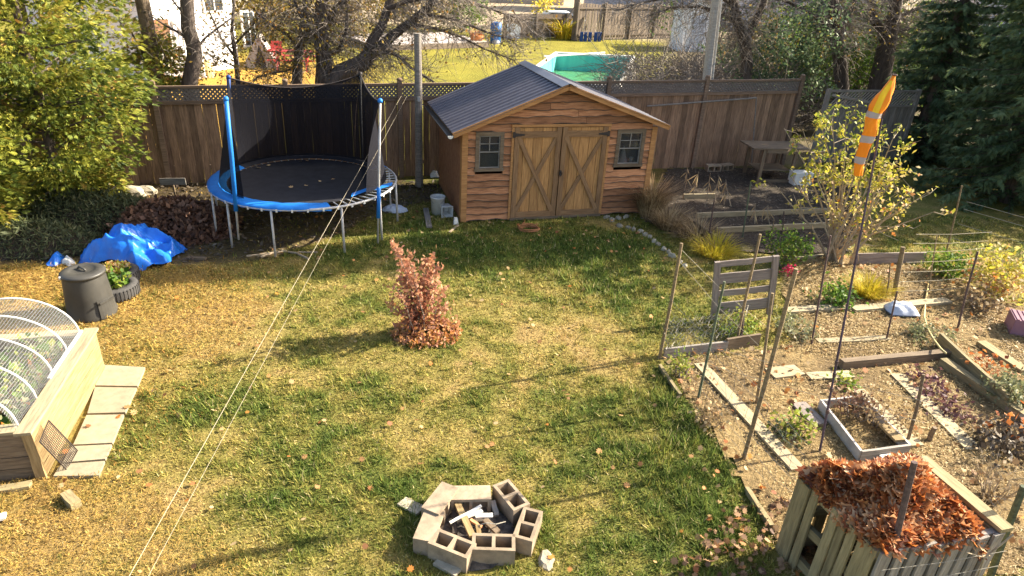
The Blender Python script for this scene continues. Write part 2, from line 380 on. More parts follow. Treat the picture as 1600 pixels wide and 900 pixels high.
# leaves
LF = dict(
 cedar=LEAF('cedar_leaf', [(.03,.048,.012),(.06,.09,.016),(.13,.165,.024),(.25,.26,.034),(.34,.31,.045),(.28,.16,.04)], .3),
 spruce=LEAF('spruce_leaf', [(.04,.065,.032),(.075,.12,.055),(.12,.17,.075),(.17,.215,.095)], .3),
 olive=LEAF('olive_leaf', [(.05,.045,.018),(.12,.10,.03),(.25,.20,.05),(.36,.25,.05),(.33,.14,.03)], .45),
 apple=LEAF('apple_leaf', [(.16,.20,.03),(.32,.33,.04),(.46,.42,.05),(.54,.44,.06),(.50,.40,.16),(.46,.34,.2),(.52,.20,.05)], .4),
 bronze=LEAF('bronze_leaf', [(.14,.055,.03),(.27,.105,.06),(.40,.165,.095),(.48,.25,.165),(.48,.25,.10),(.43,.18,.04)], .35),
 rust=LEAF('rust_leaf', [(.15,.05,.027),(.33,.105,.035),(.52,.175,.045),(.62,.29,.11),(.68,.47,.27),(.40,.125,.04),(.24,.09,.05)], .35),
 brown=LEAF('brown_leaf', [(.07,.035,.022),(.14,.07,.045),(.22,.115,.07),(.29,.17,.11)], .25),
 brush=LEAF('brush_leaf', [(.035,.045,.022),(.06,.075,.032),(.10,.115,.05),(.15,.14,.07)], .25),
 mulch=LEAF('mulch_chip', [(.20,.13,.06),(.30,.20,.085),(.38,.27,.11),(.45,.33,.15),(.52,.40,.21),(.34,.17,.06)], .2),
 thatch=LEAF('dry_thatch_blade', [(.24,.14,.04),(.38,.24,.06),(.48,.33,.08),(.50,.30,.06)], .3),
 deadleaf=LEAF('dead_leaf', [(.08,.04,.025),(.17,.09,.05),(.27,.16,.085),(.36,.22,.12),(.40,.17,.05)], .2),
 darkmulch=LEAF('dark_mulch', [(.05,.035,.028),(.09,.07,.05),(.15,.115,.08),(.22,.18,.13)], .1),
 litter=LEAF('fallen_leaf', [(.18,.08,.035),(.34,.18,.07),(.46,.29,.13),(.50,.37,.2),(.58,.22,.04),(.28,.10,.05)], .25),
 green=LEAF('green_leaf', [(.04,.09,.012),(.09,.17,.025),(.16,.24,.035),(.30,.30,.05)], .4),
 grey=LEAF('grey_green_leaf', [(.10,.12,.05),(.20,.21,.10),(.30,.30,.16),(.22,.16,.09)], .3),
 yellow=LEAF('yellow_leaf', [(.30,.26,.02),(.50,.42,.03),(.62,.50,.04),(.56,.36,.05)], .4),
 purple=LEAF('purple_leaf', [(.06,.025,.03),(.13,.06,.065),(.22,.11,.10),(.30,.17,.14)], .2),
 straw=LEAF('dry_stalk', [(.12,.08,.04),(.24,.16,.08),(.38,.27,.14),(.50,.38,.2)], .25),
 pink=LEAF('pink_petal', [(.55,.03,.08),(.7,.08,.16)], .3),
)
# ------------------------------------------------------------------ ground
def GP(*pts): return [tuple(G(x, y)[:2]) for x, y in pts]
BED_B0, BED_B1 = G(165, 578), G(72, 746)
POLY_GARDEN = GP((1028,562),(1235,540),(1246,492),(1218,455),(1232,408),(1330,400),(1480,425),(1560,470),(1720,500),(1900,905),(1228,905),(1200,830),(1165,765),(1110,690),(1062,606))
POLY_SOIL = GP((1000,345),(1040,264),(1190,262),(1345,295),(1330,400),(1235,402),(1130,395),(1065,375))
POLY_DIRT = GP((-200,415),(60,410),(200,425),(320,408),(430,402),(520,372),(610,330),(690,310),(690,285),(150,270),(-200,290))
GREEN = [(760,385,.7),(900,380,.8),(800,360,.8),(650,370,.7),(980,385,.8),(560,390,.5),(1110,700,.9),(1070,640,.6),(980,430,1.0),(720,400,1.1),(1000,820,.9),(1090,770,.7),(640,880,.6),(350,600,.35),(270,650,.45),(210,680,.3),(560,620,.5),(470,470,.4),(900,660,.6),(860,400,.9),(560,480,.5),(480,680,.5),(420,640,.4),(960,475,.6),(450,760,.5),(640,760,.5)]  # spots before the shed also put its shade band into the lawn colour
DRY = [(650,680,.5),(640,730,.35),(900,510,.8),(840,540,.5),(270,500,1.1),(330,440,.9),(120,850,.9),(40,880,.9),(250,860,.6),(40,440,1.2),(200,780,.5),(420,560,.5),(600,560,.4),(950,570,.4),(720,560,.4),(30,780,.6),(330,500,.7),(480,590,.4),(600,850,.4)]
GREEN = [(G(x, y).x, G(x, y).y, r) for x, y, r in GREEN]; DRY = [(G(x, y).x, G(x, y).y, r) for x, y, r in DRY]
def dryness(x, y):
    d = .515+.65*(fbm(x, y, 1.0, 3)-.5)+1.0*(fbm(x, y, .22, 9, 3)-.5)
    for gx, gy, r in GREEN: d = d-.27*np.exp(-((x-gx)**2+(y-gy)**2)/(r*r))
    for gx, gy, r in DRY: d = d+.22*np.exp(-((x-gx)**2+(y-gy)**2)/(r*r))
    return np.clip(d, 0, 1)
def ramp(t, cols):
    t = np.clip(t, 0, 1)*(len(cols)-1); i = np.minimum(t.astype(int), len(cols)-2); f = (t-i)[..., None]
    c = np.array(cols); return c[i]*(1-f)+c[i+1]*f
LAWN = [(.085,.125,.024),(.15,.165,.033),(.23,.20,.047),(.315,.245,.073),(.35,.24,.09)]
def fside(x, y): return (x-FO.x)*EY.x+(y-FO.y)*EY.y
def dirtmask(x, y):
    n = fbm(x, y, .6, 41)-.5
    return np.where(inpoly(x+n*.9, y+n*.9, POLY_DIRT), 1., 0.)
def albedo(x, y):
    d = dryness(x, y); c = ramp(d, LAWN)
    left = np.clip((-x-3.2)/3.5, 0, 1)*np.clip((10.6-y)/1.5, 0, 1)
    c = c*(1-left[..., None]*.75)+ramp(fbm(x, y, .25, 5), [(.20,.10,.03),(.36,.21,.055),(.43,.26,.055)])*(left[..., None]*.75)
    dm = dirtmask(x, y)[..., None]*(.55+.45*fbm(x, y, .5, 77))[..., None]
    c = c*(1-dm)+ramp(fbm(x, y, .3, 6), [(.05,.035,.022),(.12,.08,.05),(.20,.14,.085)])*dm
    fs = fside(x, y)
    nb = ramp(fbm(x, y, 1.3, 21), [(.16,.155,.022),(.24,.21,.028),(.30,.245,.04)])
    nb = nb*(.72+.56*fbm(x, y, .7, 27, 3))[..., None]
    lo = np.clip((-x-7+y*.05)/3, 0, 1)*np.clip((34-y)/6, 0, 1)
    nb = nb*(1-lo[..., None])+np.array((.48,.27,.05))*lo[..., None]
    far = np.clip((y-49)/4, 0, 1)[..., None]; nb = nb*(1-far)+np.array((.42,.33,.22))*far
    rt = np.clip((x-(5.4+(y-20)*.12))/1.2, 0, 1)[..., None]*np.clip((60-y)/5, 0, 1)[..., None]
    nb = nb*(1-rt)+ramp(fbm(x, y, .6, 31), [(.05,.045,.025),(.14,.11,.06),(.22,.17,.09)])*rt
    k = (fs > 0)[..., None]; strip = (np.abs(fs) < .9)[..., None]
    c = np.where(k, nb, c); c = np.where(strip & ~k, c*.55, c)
    return c
xs = np.unique(np.r_[np.linspace(-260, -40, 12), np.linspace(-40, -12, 29), np.arange(-12, 14, .14), np.linspace(14, 50, 37), np.linspace(50, 280, 12)])
ys = np.unique(np.r_[np.linspace(-60, 2, 10), np.arange(2, 18, .14), np.arange(18, 70, .5), np.linspace(70, 520, 25)])
XX, YY = np.meshgrid(xs, ys); ZZ = np.zeros_like(XX)
me = bpy.data.meshes.new('lawn'); nx, ny = len(xs), len(ys)
ii = (np.arange(ny-1)[:, None]*nx+np.arange(nx-1)[None, :]).ravel()
me.from_pydata(np.c_[XX.ravel(), YY.ravel(), ZZ.ravel()].tolist(), [], np.c_[ii, ii+1, ii+nx+1, ii+nx].tolist())
a = me.attributes.new('col', 'FLOAT_COLOR', 'POINT')
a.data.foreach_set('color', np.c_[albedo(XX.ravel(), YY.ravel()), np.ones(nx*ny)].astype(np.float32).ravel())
props(ob('lawn', me, ATTR('lawn_ground', 0, .95, 22, .45, 1.2, 1.0)), kind='structure')
# garden soil sheets
def sheet(name, poly, z, cols, seed, step=.1):
    P = np.array(poly); x0, y0 = P.min(0); x1, y1 = P.max(0)
    gx = np.arange(x0, x1, step); gy = np.arange(y0, y1, step); A, B = np.meshgrid(gx, gy)
    n = (fbm(A, B, .5, seed)-.5)*.25
    ins = inpoly(A+n, B+n, poly); nx = len(gx)
    q = ins[:-1, :-1] & ins[1:, :-1] & ins[:-1, 1:] & ins[1:, 1:]
    r, c = np.nonzero(q); i = r*nx+c
    used = np.unique(np.r_[i, i+1, i+nx, i+nx+1]); re = np.full(A.size, -1); re[used] = np.arange(len(used))
    vx, vy = A.ravel()[used], B.ravel()[used]
    vz = z+.03*(fbm(vx, vy, .5, seed+5))**1.0
    me = bpy.data.meshes.new(name); me.from_pydata(np.c_[vx, vy, vz].tolist(), [], re[np.c_[i, i+1, i+nx+1, i+nx]].tolist())
    a = me.attributes.new('col', 'FLOAT_COLOR', 'POINT'); cc = ramp(.9*fbm(vx, vy, .7, seed+9)+.1*fbm(vx, vy, .12, seed), cols)
    a.data.foreach_set('color', np.c_[cc, np.ones(len(cc))].astype(np.float32).ravel())
    return props(ob(name, me, ATTR(name, 0, .95, 24, .5, 1.4, 1.0)), kind='structure')
sheet('garden_mulch_ground', POLY_GARDEN, .006, [(.08,.055,.032),(.16,.11,.055),(.27,.19,.085),(.34,.25,.12)], 51)
sheet('garden_soil', POLY_SOIL, .012, [(.03,.024,.018),(.06,.047,.035),(.11,.085,.06)], 61)

# fire pit centre (used to keep grass out)
PIT = G(742, 845)
# ------------------------------------------------------------------ grass
def scatter(n, x0, x1, y0, y1): return RNG.uniform(x0, x1, n), RNG.uniform(y0, y1, n)
def vis(x, y, z=0, mg=420):
    px, py, zz = proj(np.c_[x, y, np.full(len(x), z)]); return (px > -mg) & (px < 1600+mg) & (py > -50) & (py < 900+mg*.4)
SLABS_POLY = GP((158,573),(228,577),(163,748),(72,748))
bedpoly = [tuple((BED_B0)[:2]), tuple((BED_B1)[:2]), (-9, 4), (-9, 7)]
x, y = scatter(1350000, -10.5, 14, 2.6, 15.0)
keep = vis(x, y); x, y = x[keep], y[keep]
dist = np.sqrt(x*x+y*y+CAMH**2)
dm = dirtmask(x, y)
ok = RNG.random(len(x)) < np.clip((6.6/dist)**1.6, .12, 1)
nn = (fbm(x, y, .4, 88)-.5)*.35
ok &= ~inpoly(x+nn, y+nn, POLY_GARDEN) & ~inpoly(x+nn, y+nn, POLY_SOIL) & ~inpoly(x, y, SLABS_POLY) & ~inpoly(x, y, bedpoly)
ok &= (dm < .5) | (RNG.random(len(x)) < .10)
ok &= ((x-PIT.x)**2+(y-PIT.y)**2 > .40**2)
ok &= fside(x, y) < -.3
S0 = Vector((-1.1, 12.69, 0))
lx = (x-S0.x)*EX.x+(y-S0.y)*EX.y; ly = (x-S0.x)*EY.x+(y-S0.y)*EY.y
ok &= ~((lx > -.02) & (lx < 4.1) & (ly > .02))
x, y, dist = x[ok], y[ok], dist[ok]
n = len(x); d = dryness(x, y)
tall = np.clip(.8-d, 0, 1)
cl = fbm(x, y, .10, 71, 2); cl = np.clip((cl-.5)*2.2+.5, 0, 1)
h = (.016+.034*tall)*RNG.uniform(.6, 1.3, n)*(.45+1.15*cl)
lush = np.exp(-((x-1.9)**2/.25+(y-6.6)**2/2.5))+np.exp(-((x-1.0)**2+(y-10.2)**2)/.8)
h *= 1+lush*.6
az = RNG.uniform(0, 2*pi, n); lean = RNG.uniform(.2, 1.5, n)*(1.2-.5*tall)
wd = .0052*np.clip(dist/6.6, 1, 2.2)*RNG.uniform(.7, 1.4, n)
D = np.c_[np.cos(az)*np.sin(lean), np.sin(az)*np.sin(lean), np.cos(lean)]
S = np.c_[-np.sin(az), np.cos(az), np.zeros(n)]
P0 = np.c_[x, y, np.zeros(n)]
Vg = np.stack([P0-S*wd[:, None], P0+S*wd[:, None], P0+D*(h*1.6)[:, None]], 1).reshape(-1, 3)
cg = ramp(np.clip(d+RNG.normal(0, .16, n), 0, 1), LAWN)*RNG.uniform(.55, 1.55, (n, 1))*(.75+.5*cl)[:, None]
st = RNG.random(n) < .04; cg[st] = np.array((.50,.42,.20))*RNG.uniform(.7, 1.2, (st.sum(), 1))
left = np.clip((-x-3.2)/3.5, 0, 1); mm = RNG.random(n) < left*.6
cg[mm] = ramp(RNG.random(mm.sum()), [(.16,.08,.025),(.36,.2,.05),(.48,.31,.07)])
# taller clumps and weeds standing in the turf
kc = 1100; sel = RNG.integers(0, len(x), kc); cx_, cy_ = x[sel], y[sel]; per = 14
bx = np.repeat(cx_, per)+RNG.normal(0, .028, kc*per); by = np.repeat(cy_, per)+RNG.normal(0, .028, kc*per); hh = np.repeat(RNG.uniform(.045, .10, kc), per)*RNG.uniform(.5, 1.1, kc*per)
az = RNG.uniform(0, 2*pi, kc*per); ln = RNG.uniform(.2, 1.0, kc*per)
D2 = np.c_[np.cos(az)*np.sin(ln), np.sin(az)*np.sin(ln), np.cos(ln)]; S2 = np.c_[-np.sin(az), np.cos(az), np.zeros(kc*per)]; P2 = np.c_[bx, by, np.zeros(kc*per)]
Vg = np.concatenate([Vg, np.stack([P2-S2*.005, P2+S2*.005, P2+D2*hh[:, None]], 1).reshape(-1, 3)])
c2 = np.repeat(ramp(np.clip(d[sel]-.22+RNG.normal(0, .12, kc), 0, 1), LAWN), per, 0)*RNG.uniform(.7, 1.3, (kc*per, 1)); cg = np.concatenate([cg, c2])
gm = npmesh('grass', Vg, 3, col=cg)
props(ob('grass', gm, ATTR('grass_blade', .35, .7)), kind='stuff')
# fallen leaves on the lawn: lobed, curled
LOBE = [(0,0),(.16,.18),(.42,.16),(.30,.34),(.52,.46),(.30,.56),(.36,.80),(.14,.76),(0,1),(-.14,.76),(-.36,.80),(-.30,.56),(-.52,.46),(-.30,.34),(-.42,.16),(-.16,.18)]
def lobed(P, size, rnd, flat=.35):
    n = len(P); N = nrm(np.c_[RNG.normal(0, flat, n), RNG.normal(0, flat, n), np.ones(n)])
    a = RNG.uniform(0, 2*pi, n); T = np.c_[np.cos(a), np.sin(a), np.zeros(n)]; D = nrm(T-N*(T*N).sum(1)[:, None]); S = np.cross(N, D)
    out = []
    for u, v in LOBE:
        cu = (u*u*.5+(v-.5)**2*.35)*RNG.uniform(.2, 1.3, (n, 1))
        out.append(P+S*(u*size)[:, None]+D*((v-.5)*size)[:, None]+N*cu*size[:, None])
    return np.stack(out, 1).reshape(-1, 3)
def leaf_litter(name, n, box, poly=None, smin=.045, smax=.085, mat='litter', z=.03, wfun=None, flat=.35):
    x, y = scatter(n*6, *box); k = vis(x, y)
    if poly is not None: k &= inpoly(x, y, poly)
    if wfun is not None: k &= RNG.random(len(x)) < wfun(x, y)
    x, y = x[k][:n], y[k][:n]; n = len(x)
    s = RNG.uniform(smin, smax, n)
    r = RNG.random(n)
    return props(ob(name, npmesh(name, lobed(np.c_[x, y, np.full(n, z)+RNG.uniform(0, .02, n)], s, r, flat), 16, rnd=r), LF[mat]), kind='stuff')
POLY_LAWN = GP((250,430),(1040,400),(1030,560),(1200,900),(-60,900),(200,590))
def lw(x, y):
    e = .10+.9*np.exp(-((x-2.45-(6.5-y)*.05)/.45)**2)*(y < 8)+.5*np.exp(-((x-2.3)**2+(y-4.3)**2)/.5)
    e = e+.25*(fbm(x, y, .5, 14) > .6)
    return e*~((x-PIT.x)**2+(y-PIT.y)**2 < .55**2)
leaf_litter('fallen_leaves', 330, (-7, 4, 3.2, 11.5), POLY_LAWN, wfun=lw)
leaf_litter('shade_leaf_litter', 170, (-8, 3, 9.5, 14.5), GP((150,420),(1040,400),(1000,345),(720,350),(690,300),(330,330)), .05, .09, 'litter')
# leaves and chips over the garden
def chips(name, n, poly, mat, L=(.02, .06), W=(.004, .011), z=.03, rise=.35, wf=None):
    P = np.array(poly); x, y = scatter(n*5, *[v for ab in zip(P.min(0), P.max(0)) for v in ab])
    k = vis(x, y) & inpoly(x, y, poly)
    if wf is not None: k &= RNG.random(len(x)) < wf(x, y)
    x, y = x[k][:n], y[k][:n]; n = len(x)
    D = nrm(np.c_[RNG.normal(size=(n, 2)), RNG.normal(0, rise, n)]); N = nrm(np.c_[RNG.normal(0, .4, (n, 2)), np.ones(n)])
    dist = np.clip(np.sqrt(x*x+y*y+24)/8, .9, 1.7)
    r = np.clip(fbm(x, y, .6, 19)*.9+RNG.normal(0, .22, n), 0, 1)
    V_ = leafquads(np.c_[x, y, z+RNG.uniform(-.01, .03, n)], D, N, RNG.uniform(*L, n)*dist, RNG.uniform(*W, n)*dist, fold=.4)
    return props(ob(name, npmesh(name, V_, 4, rnd=r), LF[mat]), kind='stuff')
chips('mulch_chips', 85000, POLY_GARDEN, 'mulch', (.02, .06), (.002, .0052), z=.018, rise=.2, wf=lambda x, y: np.clip((fbm(x, y, .8, 57)-.36)*4.5, .12, 1))
chips('soil_debris', 7000, POLY_SOIL, 'darkmulch', (.02, .06), (.004, .009), z=.02, rise=.2)
leaf_litter('garden_leaf_litter', 520, (1.5, 12, 3.2, 13), POLY_GARDEN, .05, .10, 'litter', .05, flat=.6, wfun=lambda x, y: .15+.85*(fbm(x, y, .8, 33) > .52))
chips('dirt_debris', 5000, POLY_DIRT, 'darkmulch', (.03, .10), (.006, .018), z=.012)
chips('dry_thatch', 9000, GP((-100,410),(330,415),(430,470),(350,560),(165,560),(160,500),(60,480),(-100,560)), 'thatch', (.03, .07), (.0022, .0045), z=.02)
chips('corner_thatch', 7000, GP((-60,760),(200,740),(420,905),(-60,905)), 'thatch', (.025, .06), (.0022, .0042), z=.02)
# ------------------------------------------------------------------ shed (local frame: x along the front, y back, z up)
shed = thing('wooden_shed', 'brown wooden garden shed with double cross-braced doors and dark metal roof', 'shed', S0, YAW)
SW, SD, HL, HR = 4.05, 2.45, 1.90, 1.97
RX, RZ = 2.0, 2.68
def rz(x): return HL-.09+(RZ-HL+.09)*(x+.22)/(RX+.22) if x < RX else RZ-(RZ-HR+.06)*(x-RX)/(4.27-RX)
def waney(x0, x1, z0, z1, seed, y=0.0):
    """one lap-sided plank with its natural wavy lower edge"""
    rr = random.Random(seed); n = max(3, int((x1-x0)/.09)); mb = MB(); ph = [rr.uniform(0, 6.3) for _ in range(3)]
    for i in range(n+1):
        x = x0+(x1-x0)*i/n
        wv = .011*math.sin(x*5+ph[0])+.009*math.sin(x*13+ph[1])+rr.uniform(-.007, .007)
        zt = min(z1+.02, rz(x)-.02); zb = min(z0+wv, zt-.004)
        mb.v += [Vector((x, y-.042, zb)), Vector((x, y-.040, zb+.014)), Vector((x, y-.010, max(zt, zb+.016))), Vector((x, y, zt)), Vector((x, y, zb))]
    for i in range(n):
        for k in range(5): k2 = (k+1) % 5; mb.f.append((i*5+k, i*5+5+k, i*5+5+k2, i*5+k2))
    mb.f += [(0, 1, 2, 3, 4), tuple(n*5+4-k for k in range(5))]
    return mb, n
DX0, DX1, DZ = .98, 3.00, 1.97-.03
W1 = (.23, .80, 1.06, 1.84); W2 = (3.20, 3.84, 1.07, 1.86)
rows = []; z = .03; rr = random.Random(3)
while z < 2.62:
    hgt = rr.uniform(.125, .155); rows.append((z, z+hgt)); z += hgt
for i, (z0, z1) in enumerate(rows):
    segs = []
    x0, x1 = .075, SW-.075
    if z1 > 1.85:                                   # clip to the gable
        lim = [x for x in np.linspace(0, SW, 200) if rz(x)-.03 > z0+.01]
        if not lim: continue
        x0, x1 = max(x0, lim[0]), min(x1, lim[-1])
    cuts = []
    if z0 < DZ-.02: cuts.append((DX0, DX1))
    for wn in (W1, W2):
        if z1 > wn[2]+.03 and z0 < wn[3]-.03: cuts.append((wn[0], wn[1]))
    cuts.sort(); cur = x0
    for c0, c1 in cuts:
        if c0 > cur+.03: segs.append((cur, c0))
        cur = c1
    if x1 > cur+.03: segs.append((cur, x1))
    if not cuts and x1-x0 > 1.5:
        k = rr.uniform(.3, .7)*(x1-x0)+x0; segs = [(x0, k-.003), (k+.003, x1)]
    for s0, s1 in segs:
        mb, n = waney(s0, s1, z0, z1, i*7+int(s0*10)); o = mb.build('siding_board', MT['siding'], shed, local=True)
        o.data.materials.append(MT['char_and_lap_shade'])                       # shadow line under each lap, painted along the wavy lower edge
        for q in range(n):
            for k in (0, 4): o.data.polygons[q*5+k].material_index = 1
MB().box((-.012, SD/2, .93), (.022, SD, 1.8)).build('side_wall', MT['sheath'], shed, local=True)
MB().box((SW+.012, SD/2, .95), (.022, SD, 1.84)).build('side_wall', MT['sheath'], shed, local=True)
MB().prism([(0, SD, .03), (SW, SD, .03), (SW, SD, HR-.05), (RX, SD, RZ-.06), (0, SD, HL-.05)], (0, .03, 0)).build('back_wall', MT['sheath'], shed, local=True)
MB().box((SW/2, SD/2, .05), (SW-.06, SD-.06, .06)).build('floor', MT['oldwood'], shed, local=True)
for x, h_ in ((.02, HL), (SW-.02, HR)):
    MB().box((x, -.022, h_/2-.03), (.115, .05, h_-.08)).build('corner_trim', MT['trim'], shed, local=True)
board('corner_trim', (-.03, .055, .02), (-.03, .055, HL-.06), .09, .02, MT['trim'], shed, up=(1, 0, 0), local=True)
# doors
frame_ = MB()
frame_.box(((DX0+DX1)/2, -.03, DZ+.012), (DX1-DX0+.08, .05, .05))
frame_.box((DX0-.004, -.028, DZ/2), (.05, .046, DZ-.04)).box((DX1+.004, -.028, DZ/2), (.05, .046, DZ-.04))
frame_.build('door_frame', MT['trim'], shed, local=True)
def shed_door(x0, x1, lab):
    y = -.028
    base = MB().box(((x0+x1)/2, -.012, DZ/2), (x1-x0, .012, DZ-.05)).build('door', MT['brace'], shed, local=True); base['label'] = lab
    n = 5; ww = (x1-x0)/n
    for i in range(n):
        board('door_board', (x0+ww*(i+.5), -.028, .06), (x0+ww*(i+.5), -.028, DZ-.03), ww-.008, .018, MT['door'], base, up=(0, 1, 0), local=True, worn=.002)
    a, b, c, d = x0+.055, x1-.055, .12, DZ-.16
    y = -.05
    for xx in (a, b): board('door_stile', (xx, y, .04), (xx, y, DZ-.02), .10, .022, MT['brace'], base, up=(0, 1, 0), local=True)
    for zz, hh in ((c, .13), (d, .12)): board('door_rail', (a+.05, y, zz), (b-.05, y, zz), .12, .022, MT['brace'], base, up=(0, 1, 0), local=True)
    board('cross_brace', (a+.03, y-.004, d-.05), (b-.03, y-.004, c+.05), .085, .020, MT['brace'], base, up=(0, 1, 0), local=True)
    board('cross_brace', (a+.03, y+.006, c+.05), (b-.03, y+.006, d-.05), .085, .020, MT['brace'], base, up=(0, 1, 0), local=True)
    return base
dl = shed_door(DX0+.025, 1.98, 'left shed door with plank cross brace')
dr = shed_door(1.995, DX1-.025, 'right shed door with plank cross brace and latch')
for base, x, s in ((dl, DX0+.03, 1), (dr, DX1-.03, -1)):
    for zz in (DZ-.16,):
        h_ = MB().prism([(x, -.066, zz-.035), (x+s*.05, -.066, zz-.03), (x+s*.2, -.066, zz-.012), (x+s*.2, -.066, zz+.012), (x+s*.05, -.066, zz+.03), (x, -.066, zz+.035)], (0, -.008, 0))
        h_.box((x-s*.02, -.066, zz), (.05, .012, .11)); h_.build('hinge', MT['iron'], base, local=True)
hd = MB(); hd.tube([(2.02+.03*math.cos(t), -.075, .98+.045*math.sin(t)) for t in np.linspace(0, 2*pi, 12, endpoint=False)], .008, 6, closed=True)
hd.box((2.02, -.066, .98), (.03, .012, .13)); hd.build('handle', MT['iron'], dr, local=True)
MB().box((2.0, -.045, .035), (2.02, .07, .05)).build('door_sill', MT['oldwood'], shed, local=True)
GLASS, _n, _b, _o = _mk('window_glass'); _b.inputs['Base Color'].default_value = (.05, .055, .06, 1); _b.inputs['Roughness'].default_value = .06
_tp = _n.nodes.new('ShaderNodeBsdfTransparent'); _mx = _n.nodes.new('ShaderNodeMixShader'); _mx.inputs[0].default_value = .45
_n.links.new(_tp.outputs[0], _mx.inputs[1]); _n.links.new(_b.outputs[0], _mx.inputs[2]); _n.links.new(_mx.outputs[0], _o.inputs[0])
def shed_window(wn, lab, open_=True):
    x0, x1, z0, z1 = wn; t = .075
    fr = MB().box(((x0+x1)/2, -.02, z1-.0375), (x1-x0, .056, t)).box(((x0+x1)/2, -.024, z0+.03), (x1-x0+.03, .066, .06))
    fr.box((x0+t/2, -.02, (z0+z1)/2-.007), (t, .052, z1-z0-.135)).box((x1-t/2, -.02, (z0+z1)/2-.007), (t, .052, z1-z0-.135))
    f = fr.build('window', MT['oldwood'], shed, local=True); f['label'] = lab
    a, b, c, d = x0+t, x1-t, z0+.06, z1-t; mid = (c+d)/2
    sash = MB()
    for zz in (c+.012, mid, d-.012): sash.box(((a+b)/2, -.012, zz), (b-a, .02, .020))
    for xx in (a+.011, b-.011): sash.box((xx, -.012, (c+d)/2), (.022, .018, d-c-.05))
    sash.box(((a+b)/2, -.012, (mid+d)/2), (.016, .016, d-mid-.03)).box(((a+b)/2, -.0125, (mid+d)/2), (b-a-.05, .014, .014))
    sash.build('sash', MT['grey'], f, local=True)
    MB().box(((a+b)/2, -.004, (c+d)/2), (b-a-.002, .006, d-c-.002)).build('pane', GLASS, f, local=True)
shed_window(W1, 'left window with dark lower pane'); shed_window(W2, 'right window with white things behind the glass')
# roof: ribbed sheets running down each slope
def slope(xa, za, xb, zb, lab, nsheet=3):
    y0, y1 = -.20, 2.72; per = (y1-y0)/nsheet
    L = math.hypot(xb-xa, zb-za); ux, uz = (xb-xa)/L, (zb-za)/L; nx_, nz_ = (-uz, ux) if ux > 0 else (uz, -ux)
    for s in range(nsheet):
        ya = y0+s*per; prof = []; k = 5; st = per/k
        for i in range(k):
            b = ya+i*st
            prof += [(b, 0), (b+.03, .0), (b+.045, .026), (b+.075, .026), (b+.09, 0), (b+st*.65, 0), (b+st*.68, .007), (b+st*.74, .007), (b+st*.77, 0)]
        prof.append((ya+per+.03, 0.004))
        mb = MB(); off = .004*s
        for y, hgt in prof:
            h2 = hgt+off
            mb.v += [Vector((xa+nx_*h2, y, za+nz_*h2)), Vector((xb+nx_*h2, y, zb+nz_*h2))]
        for i in range(len(prof)-1): mb.f.append((2*i, 2*i+1, 2*i+3, 2*i+2))
        mb.build('roof_sheet', MT['roof'], shed, local=True)
    MB().beam((xa, y0+.03, za-.03), (xb, y0+.03, zb-.03), .02, .10, up=(0, 1, 0) if 0 else (0, 0, 1)).build('rake_fascia', MT['trim'], shed, local=True)
    MB().beam((xa, 1.3, za-.02), (xb, 1.3, zb-.02), 2.7, .018).build('roof_deck', MT['oldwood'], shed, local=True)
slope(-.24, rz(-.22)+.03, RX, RZ+.06, 'left'); slope(4.29, rz(4.27)+.03, RX+.002, RZ+.06, 'right')
rc = MB()
for x0, x1, z0, z1 in ((RX-.16, RX, RZ+.035, RZ+.098), (RX, RX+.16, RZ+.098, RZ+.035)):
    rc.prism([(x0, -.21, z0), (x1, -.21, z1), (x1, -.21, z1+.008), (x0, -.21, z0+.008)], (0, 2.95, 0))
rc.build('ridge_cap', MT['ridge'], shed, local=True)
gt = MB(); pr = [(-.30+.055*math.cos(t), -.02+.055*math.sin(t)) for t in np.linspace(pi, 2*pi, 9)]
ze = rz(-.22)+.02
for y in (-.19, 2.72): gt.v += [Vector((px+.0, y, ze+pz)) for px, pz in pr]
for i in range(8): gt.f.append((i, i+1, i+10, i+9))
gt.tube([(p[0], -.19, ze+p[1]) for p in pr], .009, 5).tube([(-.355, -.19, ze-.02), (-.355, 2.72, ze-.02)], .01, 5)
gu = gt.build('gutter', MT['black'], shed, local=True)
MB().prism([(p[0], -.193, ze+p[1]) for p in pr], (0, -.012, 0)).build('gutter_end', MT['plastic'], gu, local=True)
def L2W(x, y, z): return S0+EX*x+EY*y+Vector((0, 0, z))
t = thing('paper_cone', 'pale cone standing behind the right shed window', 'cone', L2W(3.46, .12, 1.13))
MB().lathe([(.10, 0), (.085, .05), (.03, .26), (.012, .34), (.0, .345)], 16).build('cone_shell', MT['paper'], t, local=True)
t = thing('white_cup', 'small white cup behind the right shed window', 'cup', L2W(3.66, .12, 1.13))
MB().lathe([(.032, 0), (.045, .10), (.04, .10), (.03, .01)], 14, capb=True).build('cup_body', MT['plastic'], t, local=True)
sh = thing('window_shelf', 'wooden shelf inside the shed behind the right window', 'shelf', L2W(3.5, .15, 1.11), YAW)
board('shelf_board', (-.3, 0, 0), (.3, 0, 0), .2, .03, MT['oldwood'], sh, local=True)

